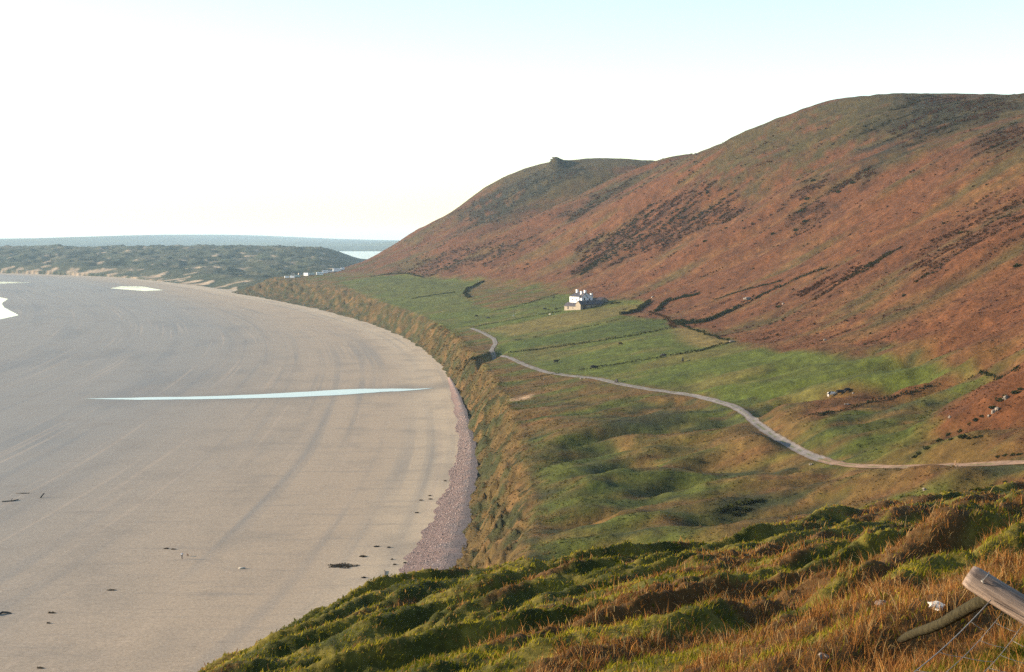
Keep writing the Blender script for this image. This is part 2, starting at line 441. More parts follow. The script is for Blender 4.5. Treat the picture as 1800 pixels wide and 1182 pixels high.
def base_land(X, Y):
    z, U = hill_shape(X, Y); q = U / cliff_w(Y); c = np.clip(q, 0, 1)
    z = np.where(q > 1, z, z * (0.62 * smooth(0, 1, c) + 0.38 * c))
    bx = 118 + 0.25 * (Y - 300)
    return z + 7.5 * np.exp(-((X - bx) / 26.0) ** 2 - ((Y - 292) / 30.0) ** 2)
TRACK_PX = [(828,577),(850,586),(868,596),(871,604),(863,617),(874,624),(895,629),(925,643),(960,655),(1000,661),(1050,666),(1090,676),(1140,685),(1200,693),(1250,703),(1290,715),(1312,728),(1330,746),(1360,768),(1400,791),(1440,808),(1480,818),(1540,822),(1600,823),(1700,819),(1800,814),(1880,809)]
TRACK = hits(TRACK_PX, fn=lambda X, Y: base_land(X, Y))
TRACKW = TRACK
ZONES = {
 'pasture': [(597,496),(640,488),(715,481),(745,490),(800,491),(848,497),(815,516),(830,533),(870,546),(950,527),(985,517),(1060,527),(1150,529),(1110,546),(1100,555),(1180,562),(1186,576),(1250,582),(1290,602),(1340,606),(1450,622),(1560,620),(1600,634),(1750,639),(1690,656),(1540,686),(1470,700),(1330,700),(1290,712),(1200,690),(1090,672),(960,652),(900,628),(868,620),(872,598),(835,578),(800,588),(740,556),(690,538),(622,513)],
 'lush': [(885,618),(905,603),(1000,585),(1100,566),(1180,560),(1186,574),(1100,590),(1000,604)],
 'lush2': [(1290,640),(1450,628),(1560,624),(1600,636),(1740,641),(1690,655),(1540,672),(1380,668)],
 'lush3': [(610,497),(720,484),(840,500),(815,520),(850,545),(760,545),(690,525)],
 'dry_field': [(850,580),(1010,548),(1110,535),(1140,532),(1105,553),(1000,575),(900,592)],
 'dry_corner': [(1188,575),(1250,583),(1285,602),(1230,612),(1190,596)],
 'brown_mound': [(1400,728),(1450,702),(1540,688),(1680,660),(1730,655),(1640,678),(1520,712),(1440,732)],
 'red_band': [(1290,604),(1450,604),(1800,622),(1800,640),(1740,638),(1600,628),(1450,618),(1340,612)],
 'top_dark': [(1540,210),(1640,168),(1795,172),(1795,190),(1690,228),(1590,262),(1545,245)],
 'top_dark2': [(1705,252),(1795,214),(1795,266),(1745,278)],
 'tongue': [(1545,255),(1590,262),(1570,285),(1530,300),(1520,290)],
 'clumps_a': [(1005,442),(1100,388),(1200,338),(1290,330),(1290,385),(1230,412),(1180,432),(1100,458),(1035,468)],
 'clumps_b': [(1378,402),(1405,318),(1438,312),(1442,380),(1405,412)],
 'clumps_c': [(1455,340),(1530,292),(1530,318),(1480,346)],
 'clumps_d': [(1385,515),(1500,470),(1570,442),(1540,482),(1440,522)],
 'clumps_e': [(1640,430),(1795,330),(1795,420),(1700,480),(1600,500)],
 'clumps_f': [(1000,480),(1060,452),(1040,478),(1010,488)],
 'clumps_g': [(700,478),(790,440),(900,420),(980,410),(930,440),(820,470),(740,485)],
 'hill2_dark': [(800,374),(872,332),(960,292),(985,282),(1040,300),(1000,320),(935,350),(870,392),(830,402)],
 'combe_dark': [(985,378),(1060,340),(1130,305),(1060,362),(1010,385)],
 'olive_a': [(1210,330),(1300,255),(1400,200),(1640,172),(1530,250),(1410,285),(1320,330),(1250,350)],
 'olive_b': [(1285,345),(1345,315),(1365,335),(1310,355)],
 'olive_c': [(1390,300),(1450,270),(1470,290),(1420,320)],
 'bare_a': [(900,700),(940,693),(925,703),(895,706)],
 'dark_bush': [(1255,905),(1290,868),(1330,862),(1362,878),(1320,905)],
 'green_hollow': [(900,800),(960,775),(1100,760),(1180,790),(1100,815),(960,830)],
 'green_hollow2': [(940,860),(1050,840),(1150,850),(1130,880),(1000,905),(940,900)],
 'hollow_dark': [(1040,740),(1130,722),(1225,735),(1200,752),(1080,760)],
 'green_right': [(1410,760),(1500,735),(1700,690),(1790,670),(1790,690),(1700,740),(1640,775),(1560,800),(1480,800)],
}
_names = list(ZONES); _all = [p for k in _names for p in ZONES[k]]
_hit = hits(_all); ZW = {}; _i = 0
for k in _names: ZW[k] = _hit[_i:_i + len(ZONES[k])]; _i += len(ZONES[k])

CX_ = np.array
def mixc(c, d, f): return c + (np.asarray(d) - c) * f[:, None]

BR = CX_([0.090, 0.034, 0.012]); BR2 = CX_([0.122, 0.055, 0.019]); OL = CX_([0.046, 0.037, 0.011]); HE = CX_([0.016, 0.0125, 0.007]); RED = CX_([0.070, 0.025, 0.011])
GR = CX_([0.066, 0.080, 0.011]); GR2 = CX_([0.044, 0.060, 0.009]); RG = CX_([0.094, 0.056, 0.015]); DG = CX_([0.030, 0.036, 0.012]); STRAW = CX_([0.26, 0.155, 0.055])

def zone(k, X, Y, soft=6.0, warp=0.0):
    P = ZW[k]; m = (X > P[:,0].min() - 40) & (X < P[:,0].max() + 40) & (Y > P[:,1].min() - 60) & (Y < P[:,1].max() + 60)
    o = np.zeros(X.shape); 
    if m.any():
        d = in_poly(X[m], Y[m], P) + (warp * fbm(X[m] / 25.0, Y[m] / 25.0, 3, 91) if warp else 0)
        o[m] = smooth(-soft, soft, d)
    return o

def cover(X, Y, Z, U, q):
    """ground colour of hill, terrace and cliff"""
    n = len(X)
    n1 = fbm(X / 90.0, Y / 45.0, 4, 101); n2 = perlin(X / 60.0 + Y / 160.0, Y / 12.0, 102); n3 = fbm(X / 7.0, Y / 7.0, 3, 103)
    st = fbm(X / 45.0, Y / 9.0, 3, 104)
    # hillside
    c = np.repeat(BR[None], n, 0)
    c = mixc(c, BR2, smooth(-0.25, 0.75, n1 + 0.5 * st))
    c = mixc(c, OL, 0.85 * smooth(0.0, 0.65, n1 * 0.7 + n2 * 0.3 + smooth(80, 175, Z) * 0.7 + 0.3 * smooth(1500, 1750, Y) - 0.1))
    for k in ('olive_a', 'olive_b', 'olive_c'): c = mixc(c, OL, 0.85 * zone(k, X, Y, 14, 14) * smooth(-0.6, 0.3, n3 + st))
    c = mixc(c, RED, 0.75 * smooth(0.35, 0.75, st + 0.5 * n3) * (1 - smooth(120, 170, Z)))
    for k in ('clumps_a', 'clumps_b', 'clumps_c', 'clumps_d', 'clumps_e', 'clumps_f', 'clumps_g'):
        c = mixc(c, CX_([0.036, 0.016, 0.008]), 0.85 * zone(k, X, Y, 26, 20) * smooth(-0.55, 0.25, st + 0.7 * n3))
    for k in ('top_dark', 'top_dark2', 'tongue', 'hill2_dark', 'combe_dark'):
        c = mixc(c, HE * CX_([1.15, 1.35, 1.1]), 0.96 * zone(k, X, Y, 30, 24) * smooth(-1.3, -0.2, n3 + st))
    # terrace
    t = np.repeat(RG[None], n, 0)
    t = mixc(t, GR * 0.85, 0.9 * smooth(-0.30, 0.5, fbm(X / 38.0, Y / 20.0, 4, 111)))
    t = mixc(t, BR2 * 0.95, 0.6 * smooth(0.1, 0.7, fbm(X / 20.0, Y / 9.0, 4, 112)))
    t = mixc(t, DG, 0.85 * smooth(0.15, 0.6, fbm(X / 15.0, Y / 7.0, 3, 113) - 0.10 * slump(X, Y)) * (1 - smooth(420, 600, Y)))  # slump hollows darkened in the colour, deepening their shade
    for k in ('green_hollow', 'green_hollow2', 'green_right'): t = mixc(t, GR2 * 0.8, 0.75 * zone(k, X, Y, 6, 8) * smooth(-0.5, 0.4, fbm(X / 12.0, Y / 6.0, 3, 114) + 0.2))
    for k in ('hollow_dark', 'dark_bush'): t = mixc(t, DG * 0.8, 0.85 * zone(k, X, Y, 4, 5))
    f = np.repeat(GR[None], n, 0)
    f = mixc(f, STRAW * 0.5, 0.4 * smooth(-0.1, 0.7, fbm(X / 60.0, Y / 40.0, 3, 115) + 0.25 * n3))
    f = mixc(f, GR2, 0.4 * smooth(0.0, 0.6, fbm(X / 50.0, Y / 30.0, 3, 116)))
    f = mixc(f, GR2, 0.85 * zone('lush', X, Y, 4)); f = mixc(f, CX_([0.058, 0.066, 0.010]), 0.75 * zone('lush2', X, Y, 9, 8)); f = mixc(f, CX_([0.066, 0.072, 0.014]), 0.75 * zone('lush3', X, Y, 14, 8))
    f = mixc(f, CX_([0.135, 0.095, 0.026]), 0.7 * zone('dry_field', X, Y, 6, 4)); f = mixc(f, CX_([0.15, 0.10, 0.03]), 0.8 * zone('dry_corner', X, Y, 4, 3))
    past = zone('pasture', X, Y, 3.0, 3.0)
    t = mixc(t, f, past)
    t = mixc(t, BR * 1.05, 0.85 * zone('brown_mound', X, Y, 4, 4)); t = mixc(t, RED * 1.3, 0.75 * zone('red_band', X, Y, 5, 5))
    t = mixc(t, CX_([0.34, 0.22, 0.12]), zone('bare_a', X, Y, 1.2))
    bank = np.exp(-((X - 118 - 0.25 * (Y - 300)) / 30.0) ** 2 - ((Y - 290) / 34.0) ** 2)
    t = mixc(t, BR * 0.95, smooth(0.25, 0.5, bank + 0.1 * n3))
    t = mixc(t, BR * 0.9, 0.8 * smooth(0.0, 0.5, 0.45 - (Y - 190) / 160.0 + 0.5 * fbm(X / 14.0, Y / 9.0, 3, 119)) * smooth(25, 70, X))
    hb = np.interp(Y, [200, 350, 430, 523, 620, 700, 800, 900, 1134, 1400, 1700, 2000, 2200], [112, 134, 126, 100, 100, 92, 90, 108, 130, 130, 120, 130, 130])
    hm = smooth(-7, 7, U - hb + 6 * fbm(X / 25.0, Y / 25.0, 3, 117)) * (1 - 0.98 * past)
    c = mixc(t, c, hm)
    # cliff face
    e = np.repeat(CX_([0.070, 0.045, 0.013])[None], n, 0)
    cn = fbm(Y / 16.0 + U / 9.0, U / 10.0, 4, 121, 0.65)
    e = mixc(e, CX_([0.026, 0.030, 0.008]), 0.9 * smooth(-0.3, 0.35, cn + 0.25 * (0.5 - q)))
    e = mixc(e, CX_([0.125, 0.068, 0.022]), 0.8 * smooth(0.25, 0.7, fbm(Y / 5.0, U / 6.0, 3, 122) + 0.3 * smooth(0.6, 1.0, q)))
    c = mixc(c, e, 1 - smooth(0.85, 1.15, q + 0.12 * n3))
    return c * np.clip(1 + 0.26 * fbm(X / 3.0, Y / 3.0, 3, 130, 0.7) + 0.26 * fbm(X / 9.0, Y / 4.0, 3, 131), 0.35, 1.8)[:, None]

def head_cover(X, Y):
    a = (X + Y) * 0.7071; cc = (Y - X) * 0.7071
    w = cc + 0.9 * perlin(a / 5.0, cc / 5.0, 5)
    dry = 2.0 * fbm(a / 6.0, w / 1.2, 3, 141) + 1.2 * smooth(-0.10, 0.36, X / np.maximum(Y, 1)) - 0.62 - 0.4 * smooth(24, 50, Y) 
    return dry

# ---------------------------------------------------------------- terrain meshes
th = np.radians(np.concatenate([np.linspace(-180, -30, 36)[:-1], np.linspace(-30, -23, 16)[:-1], np.linspace(-23, 24, 570)[:-1], np.linspace(24, 34, 22)[:-1], np.linspace(34, 180, 36)]))
rr = np.concatenate([[0.4, 1.2, 2.2, 3.0], np.geomspace(3.5, 80, 640)[:-1], np.geomspace(80, 2700, 400)])
TH, RR = np.meshgrid(th, rr)
gx = (RR * np.sin(TH)).ravel(); gy = (RR * np.cos(TH)).ravel()
gz = land(gx, gy)
nr, nc = RR.shape
G = np.arange(nr * nc).reshape(nr, nc)
quads = np.stack([G[:-1, :-1], G[:-1, 1:], G[1:, 1:], G[1:, :-1]], -1).reshape(-1, 4)[:, ::-1]
bz = beach(gx, gy)
dep = gz - bz
keep = (dep[quads].max(1) > -0.05)
quads = quads[keep]
# normals of the whole sheet, shared by the pieces so that no seam shows
P3 = np.c_[gx, gy, gz]
fn = np.cross(P3[quads[:, 2]] - P3[quads[:, 0]], P3[quads[:, 3]] - P3[quads[:, 1]])
VN = np.zeros_like(P3)
for k in range(4): np.add.at(VN, quads[:, k], fn)
VN /= np.linalg.norm(VN, axis=1, keepdims=True) + 1e-12
GU = gx - foot(gy); GQ = GU / cliff_w(gy)
hz = headland(gx, gy)
is_head = (gy < 230) & (hz > gz - 2.2 - banks(gx, gy).clip(0, 9))
used = np.zeros(len(gx), bool); used[quads.ravel()] = True
gc = np.zeros((len(gx), 3))
m = used & ~is_head
gc[m] = cover(gx[m], gy[m], gz[m], GU[m], GQ[m])
m = used & is_head
dry = head_cover(gx[m], gy[m])
hc = np.repeat(CX_([0.040, 0.042, 0.008])[None], m.sum(), 0)
hc = mixc(hc, CX_([0.120, 0.096, 0.016]), smooth(-0.4, 0.4, fbm(gx[m] / 1.7, gy[m] / 1.7, 3, 142)))
hc = mixc(hc, CX_([0.085, 0.045, 0.014]), smooth(-0.1, 0.45, dry))
gc[m] = hc
hbl = np.interp(gy, [200, 350, 430, 523, 620, 700, 800, 900, 1134, 1400, 1700, 2000, 2200], [112, 134, 126, 100, 100, 92, 90, 108, 130, 130, 120, 130, 130])
fi = quads[:, 0]
reg = np.where(is_head[fi], 0, np.where(GQ[fi] < 1.05, 1, np.where(GU[fi] > hbl[fi] + 4, 3, 2)))
def piece(name, r, mat):
    q = quads[reg == r]; ids, inv = np.unique(q.ravel(), return_inverse=True)
    me = np_mesh(name, P3[ids], inv.reshape(-1, 4), gc[ids], True, None, VN[ids])
    return tag(link(name, me, mat), kind='structure')
piece('headland_slope', 0, M_HEAD); piece('sea_cliff', 1, M_CLIFF); piece('farm_terrace', 2, M_PAST); piece('hillside', 3, M_HILL)

# dunes at the far end of the bay
td = np.radians(np.linspace(-25, -3, 420)); rd = np.geomspace(1980, 4600, 150)
TD, RD = np.meshgrid(td, rd); dx = (RD * np.sin(TD)).ravel(); dy = (RD * np.cos(TD)).ravel(); dz = dunes(dx, dy)
D = np.arange(TD.size).reshape(TD.shape); dq = np.stack([D[:-1, :-1], D[:-1, 1:], D[1:, 1:], D[1:, :-1]], -1).reshape(-1, 4)[:, ::-1]
dq = dq[(dz - beach(dx, dy))[dq].max(1) > -0.3]
dc = np.repeat(CX_([0.050, 0.056, 0.030])[None], len(dx), 0)
dn = fbm(dx / 90.0, dy / 150.0, 5, 151, 0.6)
dc = mixc(dc, CX_([0.085, 0.078, 0.045]), smooth(0.1, 0.6, dn))
dc = mixc(dc, CX_([0.022, 0.034, 0.018]), 0.8 * smooth(0.05, 0.5, -dn))
ddst = (dx - foot(dy)) * 0.62
dc = mixc(dc, CX_([0.32, 0.235, 0.15]), smooth(0.25, 0.5, fbm(dx / 40.0, dy / 60.0, 3, 152) + 0.58 * (1 - smooth(10, 50, ddst)) - 0.34))
tag(link('dunes', np_mesh('dunes', np.c_[dx, dy, dz], dq, dc), M_DUNE), kind='structure')

# beach
tb = np.radians(np.concatenate([np.linspace(-75, -23, 40)[:-1], np.linspace(-23, 6, 300)])); rb = np.geomspace(40, 4800, 260)
TB, RB = np.meshgrid(tb, rb); bx = (RB * np.sin(TB)).ravel(); by = (RB * np.cos(TB)).ravel(); bzz = beach(bx, by)
sB = foot(by) - bx
B = np.arange(TB.size).reshape(TB.shape); bq = np.stack([B[:-1, :-1], B[:-1, 1:], B[1:, 1:], B[1:, :-1]], -1).reshape(-1, 4)[:, ::-1]
bq = bq[(sB[bq].max(1) > -25) & (sB[bq].min(1) < 900)]
STR = hits([(145,702.5),(360,700),(540,694),(650,688),(735,685),(800,674)], fn=lambda X, Y: beach(X, Y))
wet = np.zeros(len(bx)); _m = (by > 500) & (by < 900) & (bx < 20)
wet[_m] = 1 - smooth(1.0, 34.0, np.abs(by[_m] - np.interp(bx[_m], STR[:, 0], STR[:, 1])) * (1 + 0.5 * perlin(bx[_m] / 20, by[_m] / 20, 83)))
wet *= smooth(-215, -120, bx) * 0.9
def sand_mat():
    m, nt, p = new_mat('wet_and_dry_sand'); L = nt.links.new
    s = nt.nodes.new('ShaderNodeAttribute'); s.attribute_name = 'offshore'
    geo = nt.nodes.new('ShaderNodeNewGeometry'); sep = nt.nodes.new('ShaderNodeSeparateXYZ'); L(geo.outputs['Position'], sep.inputs[0])
    def vec(ks, ky, off=0.0):
        c = nt.nodes.new('ShaderNodeCombineXYZ')
        a = nt.nodes.new('ShaderNodeMath'); a.operation = 'MULTIPLY_ADD'; a.inputs[1].default_value = ks; a.inputs[2].default_value = off; L(s.outputs['Fac'], a.inputs[0])
        b = nt.nodes.new('ShaderNodeMath'); b.operation = 'MULTIPLY'; b.inputs[1].default_value = ky; L(sep.outputs[1], b.inputs[0])
        L(a.outputs[0], c.inputs[0]); L(b.outputs[0], c.inputs[1]); return c.outputs[0]
    def ramp(src, p0, p1):
        r = nt.nodes.new('ShaderNodeMapRange'); r.interpolation_type = 'SMOOTHSTEP'; r.inputs[1].default_value = p0; r.inputs[2].default_value = p1; L(src, r.inputs[0]); return r.outputs[0]
    def mul(a, k):
        q = nt.nodes.new('ShaderNodeMath'); q.operation = 'MULTIPLY'; L(a, q.inputs[0])
        if isinstance(k, float): q.inputs[1].default_value = k
        else: L(k, q.inputs[1])
        return q.outputs[0]
    def mix(a, rgb, f):
        x = nt.nodes.new('ShaderNodeMix'); x.data_type = 'RGBA'; L(f, x.inputs[0])
        if isinstance(a, tuple): x.inputs[6].default_value = (*a, 1)
        else: L(a, x.inputs[6])
        x.inputs[7].default_value = (*rgb, 1); return x.outputs[2]
    far = ramp(s.outputs['Fac'], 25.0, 170.0)
    col = mix((0.355, 0.265, 0.172), (0.245, 0.212, 0.165), far)
    n_pat = noise_node(nt, 1.0, 4, 0.55, vec(0.022, 0.006)); col = mix(col, (0.19, 0.172, 0.142), mul(ramp(n_pat.outputs['Fac'], 0.50, 0.72), far))
    dry_ = ramp(s.outputs['Fac'], 34.0, 10.0); col = mix(col, (0.45, 0.345, 0.22), mul(dry_, 0.8))
    # runnels along the shore
    n_st = noise_node(nt, 1.0, 2, 0.45, vec(0.16, 0.0016, 3.0)); col = mix(col, (0.185, 0.17, 0.145), mul(mul(ramp(n_st.outputs['Fac'], 0.50, 0.68), ramp(n_pat.outputs['Fac'], 0.30, 0.62)), 0.62))
    n_s2 = noise_node(nt, 1.0, 2, 0.45, vec(0.34, 0.003, 9.0)); col = mix(col, (0.39, 0.295, 0.20), mul(ramp(n_s2.outputs['Fac'], 0.58, 0.72), 0.5))
    # wave-swept streaks across the shore, wrack specks
    n_x = noise_node(nt, 1.0, 4, 0.6, vec(0.035, 0.22, 5.0)); col = mix(col, (0.25, 0.20, 0.145), mul(ramp(n_x.outputs['Fac'], 0.50, 0.75), 0.7))
    n_y = noise_node(nt, 1.0, 4, 0.65, vec(0.10, 0.75, 8.0)); col = mix(col, (0.20, 0.155, 0.11), mul(ramp(n_y.outputs['Fac'], 0.56, 0.74), 0.55))
    n_w = noise_node(nt, 1.0, 3, 0.6, vec(0.30, 0.55, 1.0)); n_wb = noise_node(nt, 1.0, 2, 0.5, vec(0.03, 0.012, 2.0))
    col = mix(col, (0.10, 0.075, 0.05), mul(mul(ramp(n_w.outputs['Fac'], 0.66, 0.76), ramp(n_wb.outputs['Fac'], 0.48, 0.62)), 0.8))
    n_m = noise_node(nt, 1.0, 5, 0.6, vec(0.05, 0.03, 11.0)); col = mix(col, (0.22, 0.178, 0.130), mul(ramp(n_m.outputs['Fac'], 0.45, 0.75), 0.6))
    n_d = noise_node(nt, 1.0, 3, 0.6, vec(0.055, 0.045, 7.0)); col = mix(col, (0.20, 0.155, 0.11), mul(ramp(n_d.outputs['Fac'], 0.66, 0.76), 0.7))
    wt = nt.nodes.new('ShaderNodeAttribute'); wt.attribute_name = 'wet'; col = mix(col, (0.165, 0.142, 0.112), mul(wt.outputs['Fac'], 0.7))
    n_f = noise_node(nt, 1.6, 5, 0.7, geo.outputs['Position'])
    mr = nt.nodes.new('ShaderNodeMapRange'); mr.inputs[1].default_value = 0.3; mr.inputs[2].default_value = 0.7; mr.inputs[3].default_value = 0.74; mr.inputs[4].default_value = 1.26; L(n_f.outputs['Fac'], mr.inputs[0])
    v = nt.nodes.new('ShaderNodeVectorMath'); v.operation = 'SCALE'; L(col, v.inputs[0]); L(mr.outputs[0], v.inputs['Scale']); L(v.outputs[0], p.inputs['Base Color'])
    rg = nt.nodes.new('ShaderNodeMapRange'); rg.inputs[1].default_value = 0; rg.inputs[2].default_value = 1; rg.inputs[3].default_value = 0.9; rg.inputs[4].default_value = 0.62; L(far, rg.inputs[0]); L(rg.outputs[0], p.inputs['Roughness'])
    p.inputs['Specular IOR Level'].default_value = 0.25
    b = nt.nodes.new('ShaderNodeBump'); b.inputs['Strength'].default_value = 0.25; b.inputs['Distance'].default_value = 0.12; L(n_x.outputs['Fac'], b.inputs['Height']); L(b.outputs[0], p.inputs['Normal'])
    return m
tag(link('beach', np_mesh('beach', np.c_[bx, by, bzz], bq, None, True, {'offshore': sB, 'wet': wet}), sand_mat()), kind='structure')

# sea out to the horizon
def water_mat(name, rough, bump):
    m, nt, p = new_mat(name); p.inputs['Base Color'].default_value = (0.28, 0.27, 0.26, 1); p.inputs['Roughness'].default_value = rough; p.inputs['IOR'].default_value = 1.33
    geo = nt.nodes.new('ShaderNodeNewGeometry'); n = noise_node(nt, 0.35, 4, 0.6, geo.outputs['Position'])
    b = nt.nodes.new('ShaderNodeBump'); b.inputs['Strength'].default_value = bump; b.inputs['Distance'].default_value = 0.2
    nt.links.new(n.outputs['Fac'], b.inputs['Height']); nt.links.new(b.outputs[0], p.inputs['Normal']); return m
M_SEA = water_mat('sea_water', 0.18, 0.15); M_POOL = water_mat('shallow_water', 0.06, 0.02)
ts = np.linspace(0, 2*np.pi, 97)[:-1]; rs = np.array([1, 300, 1500, 6000, 30000.]); 
sv = np.concatenate([np.c_[r * np.sin(ts), r * np.cos(ts), np.full(96, SEA)] for r in rs]); sq = []
for a in range(4):
    for k in range(96): sq.append((a*96 + k, (a+1)*96 + k, (a+1)*96 + (k+1) % 96, a*96 + (k+1) % 96))
tag(link('sea', np_mesh('sea', sv, np.array(sq)), M_SEA), kind='structure')

def water_sheet(name, px, label_kind='structure', lift=0.10):
    W = hits(px, fn=lambda X, Y: beach(X, Y)); bm = bmesh.new()
    z = W[:, 2].mean()
    n = len(W); cx_, cy_ = W[:, 0].mean(), W[:, 1].mean()
    pts = []
    for i in range(n):
        a, b = W[i], W[(i+1) % n]; k = max(2, int(np.hypot(*(b - a)[:2]) / 4))
        for t in range(k):
            x, y = a[:2] + (b - a)[:2] * t / k; pts.append((x, y))
    P = np.array(pts); P = P + np.c_[0.7 * fbm(P[:, 0] / 6, P[:, 1] / 6, 2, 161), 1.6 * fbm(P[:, 0] / 9, P[:, 1] / 9, 2, 162)] * (0.5 + 0.5 * (P[:, 1:2] > 900))
    hgt = beach(P[:, 0], P[:, 1]) + lift
    bm.faces.new([bm.verts.new((x, y, h)) for (x, y), h in zip(P, hgt)])
    bmesh.ops.triangulate(bm, faces=bm.faces[:])
    return tag(link(name, bm_mesh(bm, name), M_POOL), kind='structure')
water_sheet('stream', [(145,702),(260,699),(360,697.5),(450,694),(540,689),(600,685.5),(640,684),(690,683.8),(730,684),(765,682.5),(735,685.8),(700,688.5),(670,689.5),(645,691.5),(600,695),(500,699.5),(380,702),(260,703.5)])
water_sheet('tidal_pool', [(193,507),(215,503.5),(250,504),(286,510.5),(255,512),(215,509)])
water_sheet('tidal_pool', [(-60,496),(0,495.5),(58,497),(0,499),(-60,499)])
water_sheet('tidal_pool', [(-150,524),(0,523),(14,526),(3,534),(8,541),(33,554.5),(0,562),(-150,575)])

# shingle bank along the foot of the cliff
ys = np.concatenate([np.arange(250, 760, 1.2)]); wS = np.interp(ys, [250, 320, 400, 500, 600, 700, 760], [13, 10.5, 7.5, 5, 3.8, 2.6, 0.7]) * (1 + 0.25 * perlin(ys / 26.0, ys * 0, 171) + 0.12 * fbm(ys / 7.0, ys * 0 + 3, 2, 174))
tt = np.linspace(-0.35, 1, 14); sx = foot(ys)[:, None] - wS[:, None] * tt[None]; sy = np.repeat(ys[:, None], 14, 1)
szz = beach(sx, sy) + 0.05 + 0.9 * (1 - np.clip(tt, 0, 1))[None] ** 1.3 + 0.10 * fbm(sx / 1.2, sy / 1.2, 2, 172) * (1 - np.clip(tt, 0, 1))[None]
Sg = np.arange(sx.size).reshape(sx.shape); sqd = np.stack([Sg[:-1, :-1], Sg[1:, :-1], Sg[1:, 1:], Sg[:-1, 1:]], -1).reshape(-1, 4)[:, ::-1]
scol = np.repeat(CX_([0.215, 0.145, 0.118])[None], sx.size, 0); scol = mixc(scol, CX_([0.125, 0.11, 0.105]), 0.8 * smooth(0.0, 0.7, (0.55 - np.tile(tt, (len(ys), 1)).ravel()) + 0.4 * fbm(sx.ravel() / 4, sy.ravel() / 8, 2, 173)))
M_SHING = ground_mat('shingle', [1.7, 0.5], [0.5, 0.2], 0.8, 0.25)
tag(link('shingle_bank', np_mesh('shingle_bank', np.c_[sx.ravel(), sy.ravel(), szz.ravel()], sqd, scol), M_SHING), kind='structure')

# gravel track laid on the terrace
def ribbon(name, W, width, mat, colr, lift=0.10, seed=1):
    d = np.r_[0, np.cumsum(np.hypot(np.diff(W[:, 0]), np.diff(W[:, 1])))]; t = np.arange(0, d[-1], 1.5)
    x = hermite(d, W[:, 0], t) if False else np.interp(t, d, W[:, 0]); y = np.interp(t, d, W[:, 1])
    ker = np.hanning(11); ker /= ker.sum(); xp = np.pad(x, 5, mode='edge'); yp = np.pad(y, 5, mode='edge'); x = np.convolve(xp, ker, 'valid'); y = np.convolve(yp, ker, 'valid')
    tx, ty = np.gradient(x), np.gradient(y); L = np.hypot(tx, ty); nx, ny = -ty / L, tx / L
    k = np.linspace(-1, 1, 7); w = width * (0.5 + 0.14 * perlin(t / 9.0, t * 0, seed) + 0.08 * perlin(t / 3.0, t * 0 + 5, seed))
    X = x[:, None] + nx[:, None] * w[:, None] * k; Y = y[:, None] + ny[:, None] * w[:, None] * k
    Z = land(X.ravel(), Y.ravel()).reshape(X.shape); Z = np.maximum(Z, Z[:, 3:4] - 0.3) + lift + 0.05 * (1 - np.abs(k))
    I = np.arange(X.size).reshape(X.shape); Q = np.stack([I[:-1, :-1], I[:-1, 1:], I[1:, 1:], I[1:, :-1]], -1).reshape(-1, 4)[:, ::-1]
    c = np.repeat(CX_(colr)[None], X.size, 0); kk = np.tile(np.abs(k), len(t))
    c = mixc(c, GR * 1.0, 0.65 * smooth(0.3, 0.0, kk) if False else 0.75 * (1 - smooth(0.05, 0.40, kk)) * smooth(-0.2, 0.3, fbm(X.ravel() / 4, Y.ravel() / 4, 2, 181)))
    c = mixc(c, RG, smooth(0.75, 1.0, kk + 0.15 * fbm(X.ravel() / 2, Y.ravel() / 2, 2, 182)) * 0.8)
    return tag(link(name, np_mesh(name, np.c_[X.ravel(), Y.ravel(), Z.ravel()], Q, c), mat), kind='structure')
ribbon('track', TRACK[:22], 2.7, M_TRACK, [0.165, 0.145, 0.130])
ribbon('track', TRACK[20:], 2.0, M_TRACK, [0.19, 0.125, 0.085], 0.12, 5)

# far coast across the estuary
def far_ridge(name, prof, Y0, Y1, rgb, seed):
    xs = np.linspace(prof[0][0], prof[-1][0], 260); pyv = np.interp(xs, [p[0] for p in prof], [p[1] for p in prof])
    V = []; rows = np.linspace(0, 1, 14)
    for k in rows:
        Y = Y0 + (Y1 - Y0) * k; X = (xs - CX) / F * (Y0 + Y1) / 2 * (1 + 0.0 * k)
        zt = EYE + (420 - pyv) / F * (Y0 + Y1) / 2
        shp = math.sin(math.pi * min(max(k, 0), 1)) ** 0.7 if 0 < k < 1 else 0
        z = SEA - 2 + (zt - SEA) * shp + ((Y0 / 1900.0) * fbm(X / 900.0, np.full_like(X, Y) / 700.0, 4, seed)) * shp
        V.append(np.c_[X, np.full_like(X, Y), z])
    V = np.concatenate(V); n = len(xs); I = np.arange(len(V)).reshape(len(rows), n); Q = np.stack([I[:-1, :-1], I[:-1, 1:], I[1:, 1:], I[1:, :-1]], -1).reshape(-1, 4)
    c = np.repeat(CX_(rgb)[None], len(V), 0); c = mixc(c, CX_(rgb) * CX_([1.8, 1.6, 1.2]), smooth(0, 0.6, fbm(V[:, 0] / 600, V[:, 1] / 500, 3, seed + 3)))
    tag(link(name, np_mesh(name, V, Q, c), M_DUNE), kind='structure')
far_ridge('far_hills', [(-900,426),(-300,424),(0,420.5),(120,419),(250,417.5),(330,414),(370,412.5),(440,414),(520,418),(600,421),(760,424),(1100,427)], 8500, 27000, (0.05, 0.06, 0.03), 191)
far_ridge('far_headland', [(560,446),(600,438),(650,428),(720,421),(820,416),(1000,418)], 10500, 12500, (0.05, 0.06, 0.03), 195)

